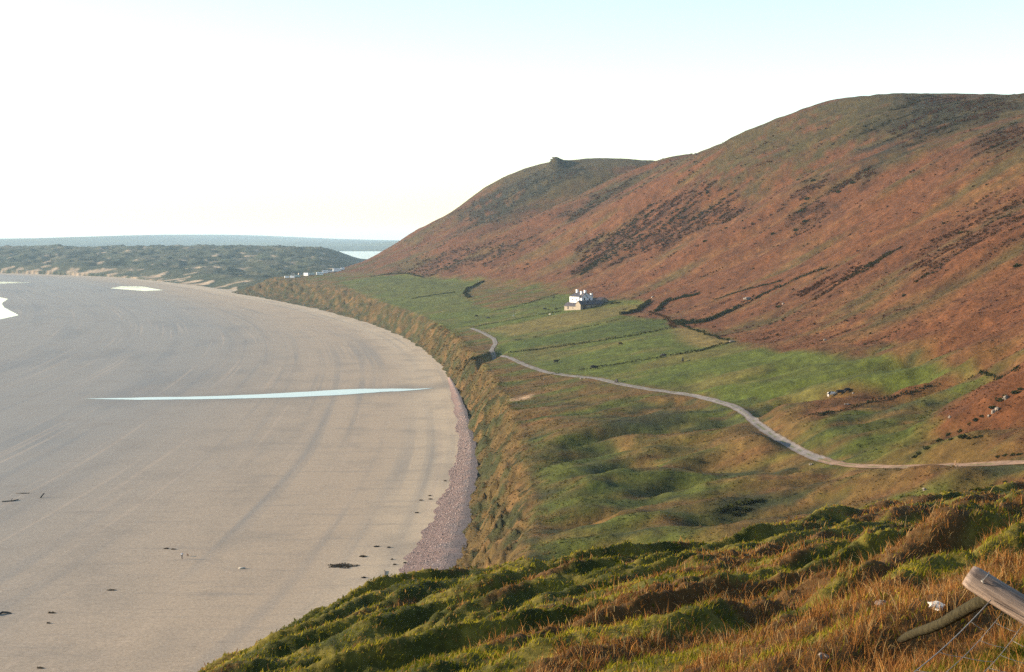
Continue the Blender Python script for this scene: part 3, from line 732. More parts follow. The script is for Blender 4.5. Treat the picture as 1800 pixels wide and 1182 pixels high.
# ---------------------------------------------------------------- foliage builders
def leaf_cards(C, size, colr, jitter=0.25, stretch=1.0, up=0.35):
    """many small tilted leaf faces; C centres (n,3), size (n,), colr (n,3)"""
    n = len(C); a = NR.normal(size=(n, 3)); a[:, 2] = a[:, 2] * 0.6 + up; a /= np.linalg.norm(a, axis=1, keepdims=True)
    b = np.cross(a, NR.normal(size=(n, 3))); b /= np.linalg.norm(b, axis=1, keepdims=True) + 1e-9; c = np.cross(a, b)
    s = size[:, None] * 0.5; w = NR.uniform(0.5, 1.0, (n, 1))
    V = np.stack([C - b*s*stretch, C + c*s*w, C + b*s*stretch, C - c*s*w], 1).reshape(-1, 3)
    cl = colr * (1 + jitter * NR.uniform(-1, 1, (n, 1)))
    return V, np.arange(n * 4).reshape(n, 4), np.repeat(cl, 4, 0)

def cards_obj(name, parts, mat=None, parent=None):
    V = np.concatenate([p[0] for p in parts]); cl = np.concatenate([p[2] for p in parts]); off = 0; Q = []
    for p in parts: Q.append(p[1] + off); off += len(p[0])
    return link(name, np_mesh(name, V, np.concatenate(Q), cl, False), mat or M_LEAF, parent)

GORSE = CX_([0.020, 0.026, 0.011])
def hedge(px, h, w, label, name='hedge', cat='hedge', dens=12.0, colr=GORSE, gaps=0.0, size=0.5, grp=None):
    W = hits(px); d = np.r_[0, np.cumsum(np.hypot(np.diff(W[:, 0]), np.diff(W[:, 1])))]
    n = int(d[-1] * h * w * dens) + 40; t = NR.uniform(0, d[-1], n)
    g = perlin(t / 6.0, t * 0 + d[-1], 201); ok = g > gaps - 0.9; t = t[ok]; n = len(t)
    hh = h * (0.75 + 0.5 * perlin(t / 3.0, t * 0, 202) + 0.25 * perlin(t / 11.0, t * 0 + 4, 203))
    x = np.interp(t, d, W[:, 0]) + w * 0.5 * NR.normal(size=n) * 0.6 + 1.2 * perlin(t / 14.0, t * 0 + 9, 204); y = np.interp(t, d, W[:, 1]) + w * 0.5 * NR.normal(size=n) * 0.6
    z = land(x, y) - 0.1 + np.clip(hh, 0.25, 9) * NR.uniform(0, 1, n) ** 0.7
    cl = np.repeat(colr[None], n, 0); cl = mixc(cl, colr * CX_([2.6, 1.8, 1.4]), smooth(0.2, 0.7, perlin(x / 2.0, y / 2.0, 205)))
    o = cards_obj(name, [leaf_cards(np.c_[x, y, z], size * NR.uniform(0.6, 1.3, n), cl)])
    return tag(o, label, cat, grp)

hedge([(825,577),(850,572),(900,563),(940,556)], 0.9, 0.8, 'low dark hedge from the bend of the pale track towards the farm, western half', gaps=0.35)
hedge([(943,555),(960,552),(985,548),(1010,543)], 1.1, 0.9, 'low dark hedge ending at the stone barn wall, eastern half', gaps=0.3)
hedge([(905,599),(960,590),(1000,581),(1040,574),(1080,564),(1108,558)], 0.8, 0.7, 'thin broken hedge between the dry upper field and the lush green strip', gaps=0.55)
hedge([(893,621),(912,619),(960,613),(1050,601),(1120,590),(1182,577)], 1.2, 1.0, 'long dark hedge along the lower side of the lush green strip')
hedge([(1017,652),(1060,645),(1110,637),(1165,629)], 1.0, 0.8, 'dark hedge with cattle beside it, between the two lowest green fields', gaps=0.25)
hedge([(1177,627),(1230,618),(1255,611),(1282,603)], 1.3, 1.0, 'dark hedge rising to the pale field corner under the bracken slope')
hedge([(1284,602),(1262,594),(1240,588),(1216,579),(1190,571)], 1.1, 0.9, 'short hedge closing the pale dry field corner against the bracken slope', gaps=0.25)
hedge([(868,547),(900,541),(930,533),(955,525),(980,517)], 0.9, 0.8, 'thin curved hedge where bracken meets the field west of the white farmhouse', gaps=0.4)
hedge([(824,524),(816,516),(822,509),(835,503),(849,496)], 2.0, 1.6, 'dark crooked hedge round the far corner of the distant green field', size=0.8)
hedge([(722,526),(760,520),(802,514)], 1.0, 0.9, 'thin hedge across the most distant green field', gaps=0.45, size=0.8)
hedge([(650,487),(690,482),(715,481),(745,488)], 1.2, 1.2, 'faint hedge along the top of the most distant green field', gaps=0.5, size=0.8)
hedge([(1091,554),(1108,551),(1122,547),(1132,539),(1142,531)], 2.3, 2.4, 'thick dark gorse hedge slanting uphill just east of the farm', size=0.7)
hedge([(1152,549),(1160,543),(1168,534),(1178,528)], 2.2, 2.0, 'thick short gorse hedge slanting uphill beside the brown gap', size=0.7)
hedge([(1182,529),(1200,524),(1215,521),(1230,517)], 1.8, 1.8, 'gorse hedge running on uphill towards the bracken from the short thick one', size=0.7)
hedge([(1186,568),(1205,570),(1235,568),(1255,561),(1275,552),(1300,541)], 2.2, 3.2, 'wide dark thicket where the hill stream reaches the fields', 'thicket', 'thicket', 6, size=0.8)
hedge([(1302,540),(1325,528),(1345,516),(1380,502),(1410,487),(1455,471)], 1.4, 1.8, 'narrow dark scrub line following the stream up the bracken hillside', 'thicket', 'thicket', 6, gaps=0.2, size=0.7)
hedge([(1255,528),(1300,513),(1340,503),(1375,494)], 0.9, 1.0, 'faint scrub line crossing the bracken above the stream', 'thicket', 'thicket', 26, gaps=0.0)
hedge([(1400,740),(1440,733),(1500,716),(1580,695),(1640,680),(1700,667),(1790,652)], 0.7, 0.9, 'dark scrubby ditch line above the rough pasture, below the brown mound', 'thicket', 'thicket', 14, gaps=0.0)
hedge([(942,664),(958,661),(983,658)], 0.8, 0.8, 'short dark hedge just below the pale track near the gully', size=0.4)
hedge([(800,652),(815,641),(832,633),(848,627),(862,621)], 1.3, 2.0, 'dark scrub added for the shade in the stream gully that cuts down to the beach', 'thicket', 'thicket', 7)  # leaf strip standing in for the shadowed cut of the gully
hedge([(1184,578),(1178,566),(1165,556),(1140,550)], 1.3, 1.5, 'ragged brown scrub joining the gorse hedges to the stream thicket', 'thicket', 'thicket', 7, CX_([0.045, 0.026, 0.014]))

# ---------------------------------------------------------------- gorse bushes one can tell apart
def bush_mesh(seed, r, h, n=150, colr=GORSE):
    g = np.random.default_rng(seed); u = g.normal(size=(n, 3)); u /= np.linalg.norm(u, axis=1, keepdims=True); u[:, 2] = np.abs(u[:, 2])
    lob = 0.75 + 0.35 * perlin(u[:, 0] * 2.2 + seed, u[:, 1] * 2.2, 211)
    C = u * lob[:, None] * g.uniform(0.45, 1, (n, 1)) ** 0.5 * CX_([r, r, h]); C[:, 2] -= 0.1
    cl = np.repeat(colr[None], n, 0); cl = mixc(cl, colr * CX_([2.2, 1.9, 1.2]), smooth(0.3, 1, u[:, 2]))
    V, Q, c = leaf_cards(C, np.full(n, 0.34 * r) * g.uniform(0.6, 1.2, n), cl)
    return np_mesh('gorse_bush', V, Q, c, False)
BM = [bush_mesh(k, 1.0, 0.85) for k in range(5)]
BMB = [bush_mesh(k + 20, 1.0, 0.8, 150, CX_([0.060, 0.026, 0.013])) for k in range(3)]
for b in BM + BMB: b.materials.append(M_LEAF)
def bush(px, py, size, label, grp, brown=False, nm='gorse_bush'):
    p = hits([(px, py)])[0]; o = bpy.data.objects.new(nm, (BMB if brown else BM)[rng.randrange(3)]); COL.objects.link(o)
    o.location = (p[0], p[1], p[2] - 0.15); o.rotation_euler = (0, 0, rng.uniform(0, 6.28)); o.scale = (size * rng.uniform(0.8, 1.3), size * rng.uniform(0.8, 1.2), size * rng.uniform(0.7, 1.0))
    return tag(o, label, 'bush', grp)
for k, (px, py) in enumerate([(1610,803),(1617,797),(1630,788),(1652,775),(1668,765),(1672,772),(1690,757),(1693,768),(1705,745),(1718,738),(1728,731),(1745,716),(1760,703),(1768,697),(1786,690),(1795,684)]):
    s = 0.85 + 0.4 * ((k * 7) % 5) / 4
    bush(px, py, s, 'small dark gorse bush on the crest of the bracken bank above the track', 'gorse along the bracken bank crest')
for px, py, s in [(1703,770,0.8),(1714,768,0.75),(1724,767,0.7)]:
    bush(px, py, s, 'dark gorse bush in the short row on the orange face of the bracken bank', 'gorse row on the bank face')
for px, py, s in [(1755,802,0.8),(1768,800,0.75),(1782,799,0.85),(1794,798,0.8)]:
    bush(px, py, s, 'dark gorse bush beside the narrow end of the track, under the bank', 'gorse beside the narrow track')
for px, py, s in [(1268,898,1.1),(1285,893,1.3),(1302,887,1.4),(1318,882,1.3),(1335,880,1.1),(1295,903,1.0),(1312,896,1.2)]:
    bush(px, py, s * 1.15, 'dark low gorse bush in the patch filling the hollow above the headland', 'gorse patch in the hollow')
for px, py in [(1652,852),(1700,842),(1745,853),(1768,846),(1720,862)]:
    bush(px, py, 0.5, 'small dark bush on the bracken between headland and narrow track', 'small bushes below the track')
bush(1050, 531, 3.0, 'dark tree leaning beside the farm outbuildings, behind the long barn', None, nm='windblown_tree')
bush(1078, 534, 2.4, 'dark bush added for the shadow right of the small pinkish outbuilding', None); bush(1088, 533, 2.2, 'dark bush added for the shadow at the end of the farmyard, furthest from the house', None)  # the farmyard-end pair is added to stand in for dark shadows there
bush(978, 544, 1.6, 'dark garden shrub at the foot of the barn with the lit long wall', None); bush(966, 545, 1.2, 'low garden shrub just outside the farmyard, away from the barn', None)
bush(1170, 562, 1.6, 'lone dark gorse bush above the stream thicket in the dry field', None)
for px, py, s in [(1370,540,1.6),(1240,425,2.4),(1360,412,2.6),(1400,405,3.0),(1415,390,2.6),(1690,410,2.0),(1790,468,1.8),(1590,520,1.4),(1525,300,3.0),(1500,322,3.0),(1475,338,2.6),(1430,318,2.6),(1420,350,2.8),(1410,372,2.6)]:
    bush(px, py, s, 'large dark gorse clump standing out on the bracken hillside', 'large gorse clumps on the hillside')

# ---------------------------------------------------------------- cover nobody could count
def scatter_cover(name, X, Y, rad, k, size, colr, label, cat, hfac=0.6):
    n = len(X); Z = land(X, Y); r = rad * NR.uniform(0.6, 1.3, n)
    parts = []
    C = np.repeat(np.c_[X, Y, Z], k, 0); R = np.repeat(r, k)
    u = NR.normal(size=(n * k, 3)); u /= np.linalg.norm(u, axis=1, keepdims=True); u[:, 2] = np.abs(u[:, 2]) * hfac
    C = C + u * R[:, None] * NR.uniform(0.3, 1, (n * k, 1)); 
    o = cards_obj(name, [leaf_cards(C, size * R * NR.uniform(0.7, 1.3, n * k), np.repeat(colr, k, 0), 0.3)])
    return tag(o, label, cat, None, 'stuff')
def sample_zone(k, n):
    P = ZW[k]; X = NR.uniform(P[:,0].min(), P[:,0].max(), n * 4); Y = NR.uniform(P[:,1].min(), P[:,1].max(), n * 4)
    ok = (in_poly(X, Y, P) + 14 * fbm(X / 25.0, Y / 25.0, 3, 91) > 0) & (fbm(X / 45.0, Y / 9.0, 3, 104) + 0.7 * fbm(X / 7.0, Y / 7.0, 3, 103) > -0.05)
    return X[ok][:n], Y[ok][:n]
xs_, ys_ = [], []
for k, n in (('clumps_a', 2400), ('clumps_b', 320), ('clumps_c', 240), ('clumps_d', 620), ('clumps_e', 800), ('clumps_f', 160), ('clumps_g', 700), ('top_dark', 1500), ('top_dark2', 700), ('hill2_dark', 700), ('combe_dark', 300)):
    a, b = sample_zone(k, n); xs_.append(a); ys_.append(b)
a = NR.uniform(-150, 420, 60000); b = np.exp(NR.uniform(np.log(330), np.log(2000), 60000)); zz, uu = hill_shape(a, b)
ok = (uu > np.interp(b, [350, 523, 800, 1134, 1700, 2000], [150, 110, 105, 145, 140, 150])) & (a / b > -0.12) & (a / b < 0.42) & (zz < 175) & (fbm(a / 45.0, b / 9.0, 3, 104) + 0.5 * fbm(a / 7.0, b / 7.0, 3, 103) > 0.55)
xs_.append(a[ok][:2600]); ys_.append(b[ok][:2600])
X, Y = np.concatenate(xs_), np.concatenate(ys_)
cl = np.repeat(CX_([0.062, 0.026, 0.012])[None], len(X), 0); cl = mixc(cl, CX_([0.030, 0.026, 0.010]), smooth(-0.2, 0.4, fbm(X / 60, Y / 40, 2, 221)))
scatter_cover('heather_clumps', X, Y, np.interp(Y, [350, 700, 1500], [0.55, 1.0, 1.7]), 9, 0.7, cl, 'dark heather and dead bracken clumps over the hillside', 'heather')

# rough tufts on terrace and cliff
a = NR.uniform(-0.06, 0.40, 60000); b = np.exp(NR.uniform(np.log(195), np.log(620), 60000)); X, Y = a * b, b; U = X - foot(Y); q = U / cliff_w(Y)
zpast = zone('pasture', X, Y, 1.0); ntk = near_track(X, Y)
ok = (q > 1.05) & (zpast < 0.5) & (ntk < 0.25) & (headland(X, Y) < land(X, Y) - 1) & (fbm(X / 9.0, Y / 5.0, 3, 231) > 0.02)
X, Y, U, q = X[ok][:11000], Y[ok][:11000], U[ok][:11000], q[ok][:11000]
cl = cover(X, Y, land(X, Y), U, q) * 1.15
cl = mixc(cl, cl * CX_([0.62, 0.68, 0.65]), (NR.uniform(size=len(X)) < 0.4) * 1.0)
scatter_cover('rough_grass', X, Y, np.interp(Y, [195, 600], [0.22, 0.42]), 6, 0.8, cl, 'rough tufted grass and bracken over the terrace and sea cliff', 'grass', 0.75)

Yk = np.exp(NR.uniform(np.log(235), np.log(1000), 18000)); qk = 0.06 + 1.5 * NR.beta(1.3, 2.2, 18000); Xk = foot(Yk) + qk * cliff_w(Yk)
ok = fbm(Xk / 5.0, Yk / 6.0, 3, 233) > -0.15; Xk, Yk, qk = Xk[ok][:8500], Yk[ok][:8500], qk[ok][:8500]
cl = cover(Xk, Yk, land(Xk, Yk), qk * cliff_w(Yk), qk) * 1.25; cl = mixc(cl, CX_([0.16, 0.095, 0.03]), 0.8 * (NR.uniform(size=len(Xk)) < 0.3))
scatter_cover('cliff_grass', Xk, Yk, np.interp(Yk, [270, 1000], [0.26, 0.6]), 6, 0.8, cl, 'shaggy brown and olive grass hanging on the sea cliff', 'grass', 0.8)

# ---------------------------------------------------------------- grass of the headland: green turf blades and dead straw
def blades(N, kind, seed):
    g = np.random.default_rng(seed)
    Yb = np.exp(g.uniform(np.log(3.6), np.log(76), N)); Xb = g.uniform(-0.34, 0.47, N) * Yb
    if kind != 'turf':                                   # straw stands in clumps
        k = N // 14; Yc = np.exp(g.uniform(np.log(3.8), np.log(70), k)); Xc = g.uniform(-0.30, 0.46, k) * Yc; i = g.integers(0, k, N)
        rs_ = 0.06 + 0.006 * Yc[i]; Xb = Xc[i] + g.normal(size=N) * rs_; Yb = Yc[i] + g.normal(size=N) * rs_ * 1.5
    dry = head_cover(Xb, Yb)
    ok = (headland(Xb, Yb) > 30) & ((g.uniform(size=N) < 1 - 0.35 * smooth(-0.1, 0.5, dry)) if kind == 'turf' else (g.uniform(size=N) < smooth(0.0, 0.6, dry + 0.5 * fbm(Xb / 0.9, Yb / 0.9, 2, 245))))
    Xb, Yb, dry = Xb[ok], Yb[ok], dry[ok]; n = len(Xb); Zb = land(Xb, Yb)
    cl_n = fbm(Xb / 0.5, Yb / 0.5, 2, 241)
    if kind == 'turf':
        L = g.uniform(0.03, 0.10, n) * (1 + 0.7 * np.clip(cl_n, -0.6, 1)) * (1 + 0.006 * Yb); wd = np.maximum(0.0065, 0.0009 * Yb) * g.uniform(0.7, 1.6, n); lean = g.uniform(0.2, 1.2, n)
        cl = np.repeat(CX_([0.125, 0.122, 0.010])[None], n, 0); cl = mixc(cl, CX_([0.40, 0.32, 0.030]), smooth(-0.2, 0.7, fbm(Xb / 1.7, Yb / 1.7, 3, 142) + 0.4 * g.normal(size=n))); cl = mixc(cl, CX_([0.38, 0.21, 0.06]), 0.9 * (g.uniform(size=n) < 0.14 + 0.25 * smooth(-0.5, 0.2, dry))); cl = mixc(cl, CX_([0.19, 0.080, 0.024]), 0.9 * (g.uniform(size=n) < smooth(-0.1, 0.5, dry) * 0.75))
    else:
        L = g.uniform(0.07, 0.29, n) * (0.7 + 0.5 * np.clip(cl_n, -0.6, 1)) * np.where(g.uniform(size=n) < 0.05, 1.5, 1.0) * (1 + 0.006 * Yb); wd = np.maximum(0.0045, 0.00048 * Yb) * g.uniform(0.6, 1.5, n); lean = np.abs(g.normal(size=n)) * 0.9 + 0.15
        cl = np.repeat(CX_([0.54, 0.235, 0.060])[None], n, 0); cl = mixc(cl, CX_([0.66, 0.43, 0.17]), (g.uniform(size=n) < 0.28) * 0.9); cl = mixc(cl, CX_([0.20, 0.072, 0.026]), (g.uniform(size=n) < 0.38) * 0.9)
    cl = cl * g.uniform(0.75, 1.2, (n, 1))
    az = g.normal(size=n) * 1.1 + 0.3 if kind == 'turf' else g.uniform(0, 6.283, n)
    d = np.c_[np.cos(az), np.sin(az), np.zeros(n)]; side = np.c_[-np.sin(az), np.cos(az), np.zeros(n)]
    fz = g.uniform(0, 6.283, n); side = np.c_[np.cos(fz), np.sin(fz) * 0.4, np.zeros(n)]
    B = np.c_[Xb, Yb, Zb - 0.02]; sn, cs = np.sin(lean)[:, None], np.cos(lean)[:, None]
    mid = B + (d * sn * 0.4 + CX_([0, 0, 1]) * (0.35 + 0.2 * cs)) * L[:, None]; tip = B + (d * sn + CX_([0, 0, 1]) * cs) * L[:, None]
    w = wd[:, None] * 0.5
    V = np.stack([B - side*w, B + side*w, mid - side*w*0.8, mid + side*w*0.8, tip], 1).reshape(-1, 3)
    T = (np.arange(n) * 5)[:, None, None] + np.array([[0, 1, 3], [0, 3, 2], [2, 3, 4]])[None]
    return V, T.reshape(-1, 3), np.repeat(cl, 5, 0)
V, T, c = blades(380000, 'turf', 31)
tag(link('turf', np_mesh('turf', V, T, c, True), M_LEAF), 'short green mossy turf over the headland slope', 'grass', None, 'stuff')
V, T, c = blades(190000, 'straw', 32)
tag(link('dead_bracken', np_mesh('dead_bracken', V, T, c, True), M_LEAF), 'orange dead bracken and straw-dry grass on the headland slope', 'bracken', None, 'stuff')

# ---------------------------------------------------------------- farm
M_WHITE = plain_mat('whitewashed_render', (0.80, 0.79, 0.76), 0.9, 0.05, 0.6, 0.2, 0.1)
M_SLATE = plain_mat('slate_roof', (0.060, 0.052, 0.056), 0.75, 0.3, 1.2, 0.35, 0.3)
M_WALLST = plain_mat('rubble_stone', (0.28, 0.235, 0.175), 0.95, 0.3, 1.6, 0.15, 0.6)
M_GLASS = plain_mat('window_glass', (0.02, 0.025, 0.03), 0.12, 0.2, 1.0, 0.6)
M_PINKROOF = plain_mat('pinkish_roof', (0.30, 0.17, 0.13), 0.9, 0.3, 0.9, 0.2, 0.2)  # mottled pinkish roof colour of the small outbuilding
E1 = np.array([0.60, -0.80]); E2 = np.array([0.80, 0.60])
def xf(o2, a, b, z): p = o2[:2] + E1 * a + E2 * b; return (p[0], p[1], z)

def building(name, corner, La, Lb, hw, hr, ridge, wmat, rmat, label, cat, wins=(), chims=(), base=None):
    """walls from corner running -E1 by La and +E2 by Lb; gable roof with its ridge along 'a' or 'b'"""
    z0 = base; root = empty(name, (corner[0], corner[1], z0)); root.scale = (1.15,) * 3; o2 = np.zeros(2)
    W = lambda a, b, z: xf(o2, a, b, z)
    bm = bmesh.new(); e = 0.0
    if ridge == 'b':
        prof = [(-La, -2.0), (0, -2.0), (0, hw), (-La/2, hw + hr), (-La, hw)]
        add_prism(bm, prof, (lambda a, z: W(a, 0, z), lambda a, z: W(a, Lb, z)))
    else:
        prof = [(0, -2.0), (Lb, -2.0), (Lb, hw), (Lb/2, hw + hr), (0, hw)]
        add_prism(bm, prof, (lambda b, z: W(0, b, z), lambda b, z: W(-La, b, z)))
    link('wall', bm_mesh(bm, 'wall'), wmat, root)
    bm = bmesh.new(); o, t = 0.35, 0.18
    if ridge == 'b':
        s = hr / (La/2)
        for sg in (0, 1):
            a0 = o if sg == 0 else -La - o; zz = hw - s * o
            add_prism(bm, [(a0, zz + 0.03), (-La/2, hw + hr + 0.03), (-La/2, hw + hr + t), (a0, zz + t)], (lambda a, z: W(a, -0.2, z), lambda a, z: W(a, Lb + 0.2, z)))
    else:
        s = hr / (Lb/2)
        for sg in (0, 1):
            b0 = -o if sg == 0 else Lb + o; zz = hw - s * o
            add_prism(bm, [(b0, zz + 0.03), (Lb/2, hw + hr + 0.03), (Lb/2, hw + hr + t), (b0, zz + t)], (lambda b, z: W(0.2, b, z), lambda b, z: W(-La - 0.2, b, z)))
    rf = link('roof', bm_mesh(bm, 'roof'), rmat, root)
    for a, b, w, h in chims:
        bm = bmesh.new(); zc_ = hw + 0.4
        add_prism(bm, [(a - w/2, b - w/2), (a + w/2, b - w/2), (a + w/2, b + w/2), (a - w/2, b + w/2)], (lambda p, q: W(p, q, zc_), lambda p, q: W(p, q, hw + hr + h)))
        add_prism(bm, [(a - w*.62, b - w*.62), (a + w*.62, b - w*.62), (a + w*.62, b + w*.62), (a - w*.62, b + w*.62)], (lambda p, q: W(p, q, hw + hr + h), lambda p, q: W(p, q, hw + hr + h + 0.22)))
        ch = link('chimney', bm_mesh(bm, 'chimney'), M_WHITE, rf)
    for face, u, z, w, h in wins:                    # 'b': on the shaded face, u along E2; 'a': on the sunny face, u along -E1
        bm = bmesh.new()
        f0 = (lambda p, q: W(0.05, p, q)) if face == 'b' else (lambda p, q: W(-p, -0.05, q))
        f1 = (lambda p, q: W(-0.1, p, q)) if face == 'b' else (lambda p, q: W(-p, 0.1, q))
        add_prism(bm, [(u - w/2, z), (u + w/2, z), (u + w/2, z + h), (u - w/2, z + h)], (f0, f1)); link('window' if h < 1.9 else 'door', bm_mesh(bm, 'window'), M_GLASS if h < 1.9 else M_DARKWOOD, root)
    return tag(root, label, cat)
C1 = hits([(1020.5, 545)])[0]; zf = float(land(C1[0:1], C1[1:2])[0])
C1xy = C1[:2]
gz_ = lambda p: float(land(np.array([p[0]]), np.array([p[1]]))[0])
building('stone_barn', C1xy, 4.4, 16.5, 3.0, 1.9, 'b', M_WALLST, M_SLATE, 'long stone barn with a narrow sunlit gable and shaded long side', 'barn', [('b', 3.0, 0.2, 2.2, 2.3), ('b', 8.0, 1.0, 0.9, 0.9), ('b', 12.0, 0.2, 1.1, 2.0)], base=zf - 0.1)
c2 = C1xy - E1 * 5.6 + E2 * 1.1
building('stone_barn', c2, 10.5, 4.6, 2.1, 1.7, 'a', M_WALLST, M_SLATE, 'low stone barn with a sunlit cream long wall and dark slate roof', 'barn', [('a', 3.0, 0.6, 0.7, 0.8), ('a', 7.2, 0.2, 1.1, 1.95)], base=gz_(c2) - 0.1)
c3 = C1xy + E2 * 6.5 - E1 * 11.0; c3 = np.array([(1018.0 - CX) / F * (C1xy[1] + 17.0), C1xy[1] + 17.0])
zb3 = max(zf + 0.6, gz_(c3 - E1 * 4 + E2 * 4))
building('farmhouse', c3, 8.4, 10.0, 6.0, 2.0, 'a', M_WHITE, M_SLATE, 'white farmhouse with slate roof and chimneys on the green terrace', 'house',
         [('b', 7.5, 3.6, 0.9, 1.3), ('b', 7.5, 0.9, 0.9, 1.3), ('a', 2.2, 3.6, 0.9, 1.3), ('a', 5.8, 3.6, 0.9, 1.3), ('a', 2.2, 0.9, 0.9, 1.3), ('a', 5.8, 0.9, 0.9, 1.3)],
         [(-0.7, 5.0, 1.1, 1.3), (-7.7, 5.0, 1.1, 1.5)], base=zb3)
wing = [o for o in bpy.data.objects if o.name == 'farmhouse'][0]
bm = bmesh.new(); W = lambda a, b, z: xf(np.zeros(2), a, b, z)
add_prism(bm, [(0.6, -2), (4.6, -2), (4.6, 5.6), (2.6, 7.6), (0.6, 5.6)], (lambda b, z: W(1.6, b, z), lambda b, z: W(-2.0, b, z))); link('gable_wing', bm_mesh(bm, 'gable_wing'), M_WHITE, wing)
bm = bmesh.new()
for b0, b1 in ((0.3, 2.6), (4.9, 2.6)): add_prism(bm, [(b0, 5.38), (b1, 7.64), (b1, 7.80), (b0, 5.52)], (lambda b, z: W(1.85, b, z), lambda b, z: W(-2.2, b, z)))
wr = link('wing_roof', bm_mesh(bm, 'wing_roof'), M_SLATE, wing)
bm = bmesh.new(); add_prism(bm, [(2.15, 4.0), (3.05, 4.0), (3.05, 5.4), (2.15, 5.4)], (lambda b, z: W(1.66, b, z), lambda b, z: W(1.5, b, z))); link('window', bm_mesh(bm, 'window'), M_GLASS, wing)
bm = bmesh.new(); add_prism(bm, [(-1.6, 2.1), (-0.6, 2.1), (-0.6, 3.1), (-1.6, 3.1)], (lambda p, q: W(p, q, 6.4), lambda p, q: W(p, q, 9.0))); link('chimney', bm_mesh(bm, 'chimney'), M_WHITE, wr)
# kitchen block at the shaded end
c4 = c3 + E2 * 11.0 + E1 * 0.9
building('stone_shed', c4, 5.0, 5.5, 3.2, 1.6, 'b', M_WHITE, M_SLATE, 'small white annexe with tall chimney at the shaded end of the farmhouse', 'shed', [('b', 2.6, 1.0, 0.9, 1.1)], [(-2.5, 0.8, 1.2, 2.6)], base=zb3)
c5 = C1xy + E2 * 21.0 - E1 * 5.5
building('stone_shed', c5, 4.6, 6.0, 2.0, 1.7, 'a', M_WALLST, M_PINKROOF, 'small outbuilding with a pinkish roof right of the long barn', 'shed', [('b', 3.0, 0.2, 1.0, 1.95)], base=gz_(c5) - 0.1)

# ---------------------------------------------------------------- animals and people
def skin_body(name, nodes, edges, mat, sub=1):
    me = bpy.data.meshes.new(name); me.from_pydata([n[:3] for n in nodes], edges, [])
    o = bpy.data.objects.new(name, me); COL.objects.link(o); me.materials.append(mat)
    o.modifiers.new('Skin', 'SKIN'); sv_ = me.skin_vertices[0].data
    for i, n in enumerate(nodes): sv_[i].radius = (n[3], n[3] if len(n) < 5 else n[4]); sv_[i].use_root = (i == 0)
    s = o.modifiers.new('Sub', 'SUBSURF'); s.levels = sub; s.render_levels = sub
    return o
M_BLACK = plain_mat('black_hide', (0.013, 0.011, 0.010), 0.7, 0.3, 2.0, 0.3)
M_BROWN = plain_mat('brown_hide', (0.075, 0.040, 0.022), 0.8, 0.3, 2.0, 0.2)
def patch_hide():
    m, nt, p = new_mat('black_and_white_hide'); tc = nt.nodes.new('ShaderNodeTexCoord'); n = noise_node(nt, 1.4, 1.0, 0.3, tc.outputs['Object'])
    r = nt.nodes.new('ShaderNodeValToRGB'); r.color_ramp.interpolation = 'CONSTANT'; r.color_ramp.elements[0].color = (0.75, 0.70, 0.62, 1); r.color_ramp.elements[1].color = (0.013, 0.011, 0.01, 1); r.color_ramp.elements[1].position = 0.52
    nt.links.new(n.outputs['Fac'], r.inputs[0]); nt.links.new(r.outputs[0], p.inputs['Base Color']); p.inputs['Roughness'].default_value = 0.75; return m
M_PATCH = patch_hide(); M_WOOL = plain_mat('sheep_wool', (0.62, 0.56, 0.46), 0.95, 0.15, 8.0, 0.1)
def cow_nodes(graze=True):
    n = [(0,0,1.05,0.36,0.42),(0.55,0,1.03,0.37,0.45),(-0.55,0,1.06,0.33,0.38),(-0.85,0,1.12,0.22,0.24),(0.88,0,1.10,0.26,0.30)]
    n += [(1.15,0,0.85,0.17,0.2),(1.42,0,0.45,0.13,0.14),(1.58,0,0.18,0.09,0.09)] if graze else [(1.18,0,1.32,0.17,0.2),(1.48,0,1.48,0.14,0.15),(1.80,0,1.32,0.09,0.1)]
    e = [(0,1),(0,2),(2,3),(1,4),(4,5),(5,6),(6,7)]
    for x, s, par in ((0.62,1,1),(0.62,-1,1)):
        k = len(n); n += [(x,0.2*s,0.68,0.13),(x+0.03,0.22*s,0.40,0.075),(x,0.22*s,0.06,0.06)]; e += [(par,k),(k,k+1),(k+1,k+2)]
    for x, s, par in ((-0.62,1,2),(-0.62,-1,2)):
        k = len(n); n += [(x+0.05,0.2*s,0.72,0.16),(x-0.16,0.22*s,0.45,0.08),(x-0.06,0.22*s,0.06,0.06)]; e += [(par,k),(k,k+1),(k+1,k+2)]
    k = len(n); n += [(-1.02,0,0.95,0.04),(-1.06,0,0.5,0.03)]; e += [(3,k),(k,k+1)]
    k = len(n)
    h = 6
    for s in (1,-1): n.append((n[h][0]-0.05,0.2*s,n[h][2]+0.12,0.04)); e.append((h,k)); k += 1
    return n, e
COWG = {}
def place(src, px, py, rz, label, cat, grp=None, scale=1.0):
    p = hits([(px, py)])[0]; o = src.copy() if src.get('used') else src
    if o is not src: COL.objects.link(o)
    src['used'] = 1
    o.location = (p[0], p[1], p[2] - 0.03); o.rotation_euler = (0, 0, rz); o.scale = (scale,) * 3
    for k in ('group',):
        if k in o: del o[k]
    return tag(o, label, cat, grp)
n_, e_ = cow_nodes(True); cowA = skin_body('cow', n_, e_, M_BLACK); n_, e_ = cow_nodes(False); cowB = skin_body('cow', n_, e_, M_BLACK)
n_, e_ = cow_nodes(True); cowP = skin_body('cow', n_, e_, M_PATCH); cowBr = skin_body('cow', n_, e_, M_BROWN)
place(cowA, 837, 558, 0.3, 'black cow grazing in the far green field nearest the curved bracken hedge', 'cow', None, 1.1)
place(cowA, 858, 561, 2.8, 'black cow grazing in the far field just above the track bend', 'cow', None, 1.1)
place(cowA, 957, 545.5, 0.1, 'black cow grazing outside the farm garden, beside the low hedge', 'cow', None, 1.1)
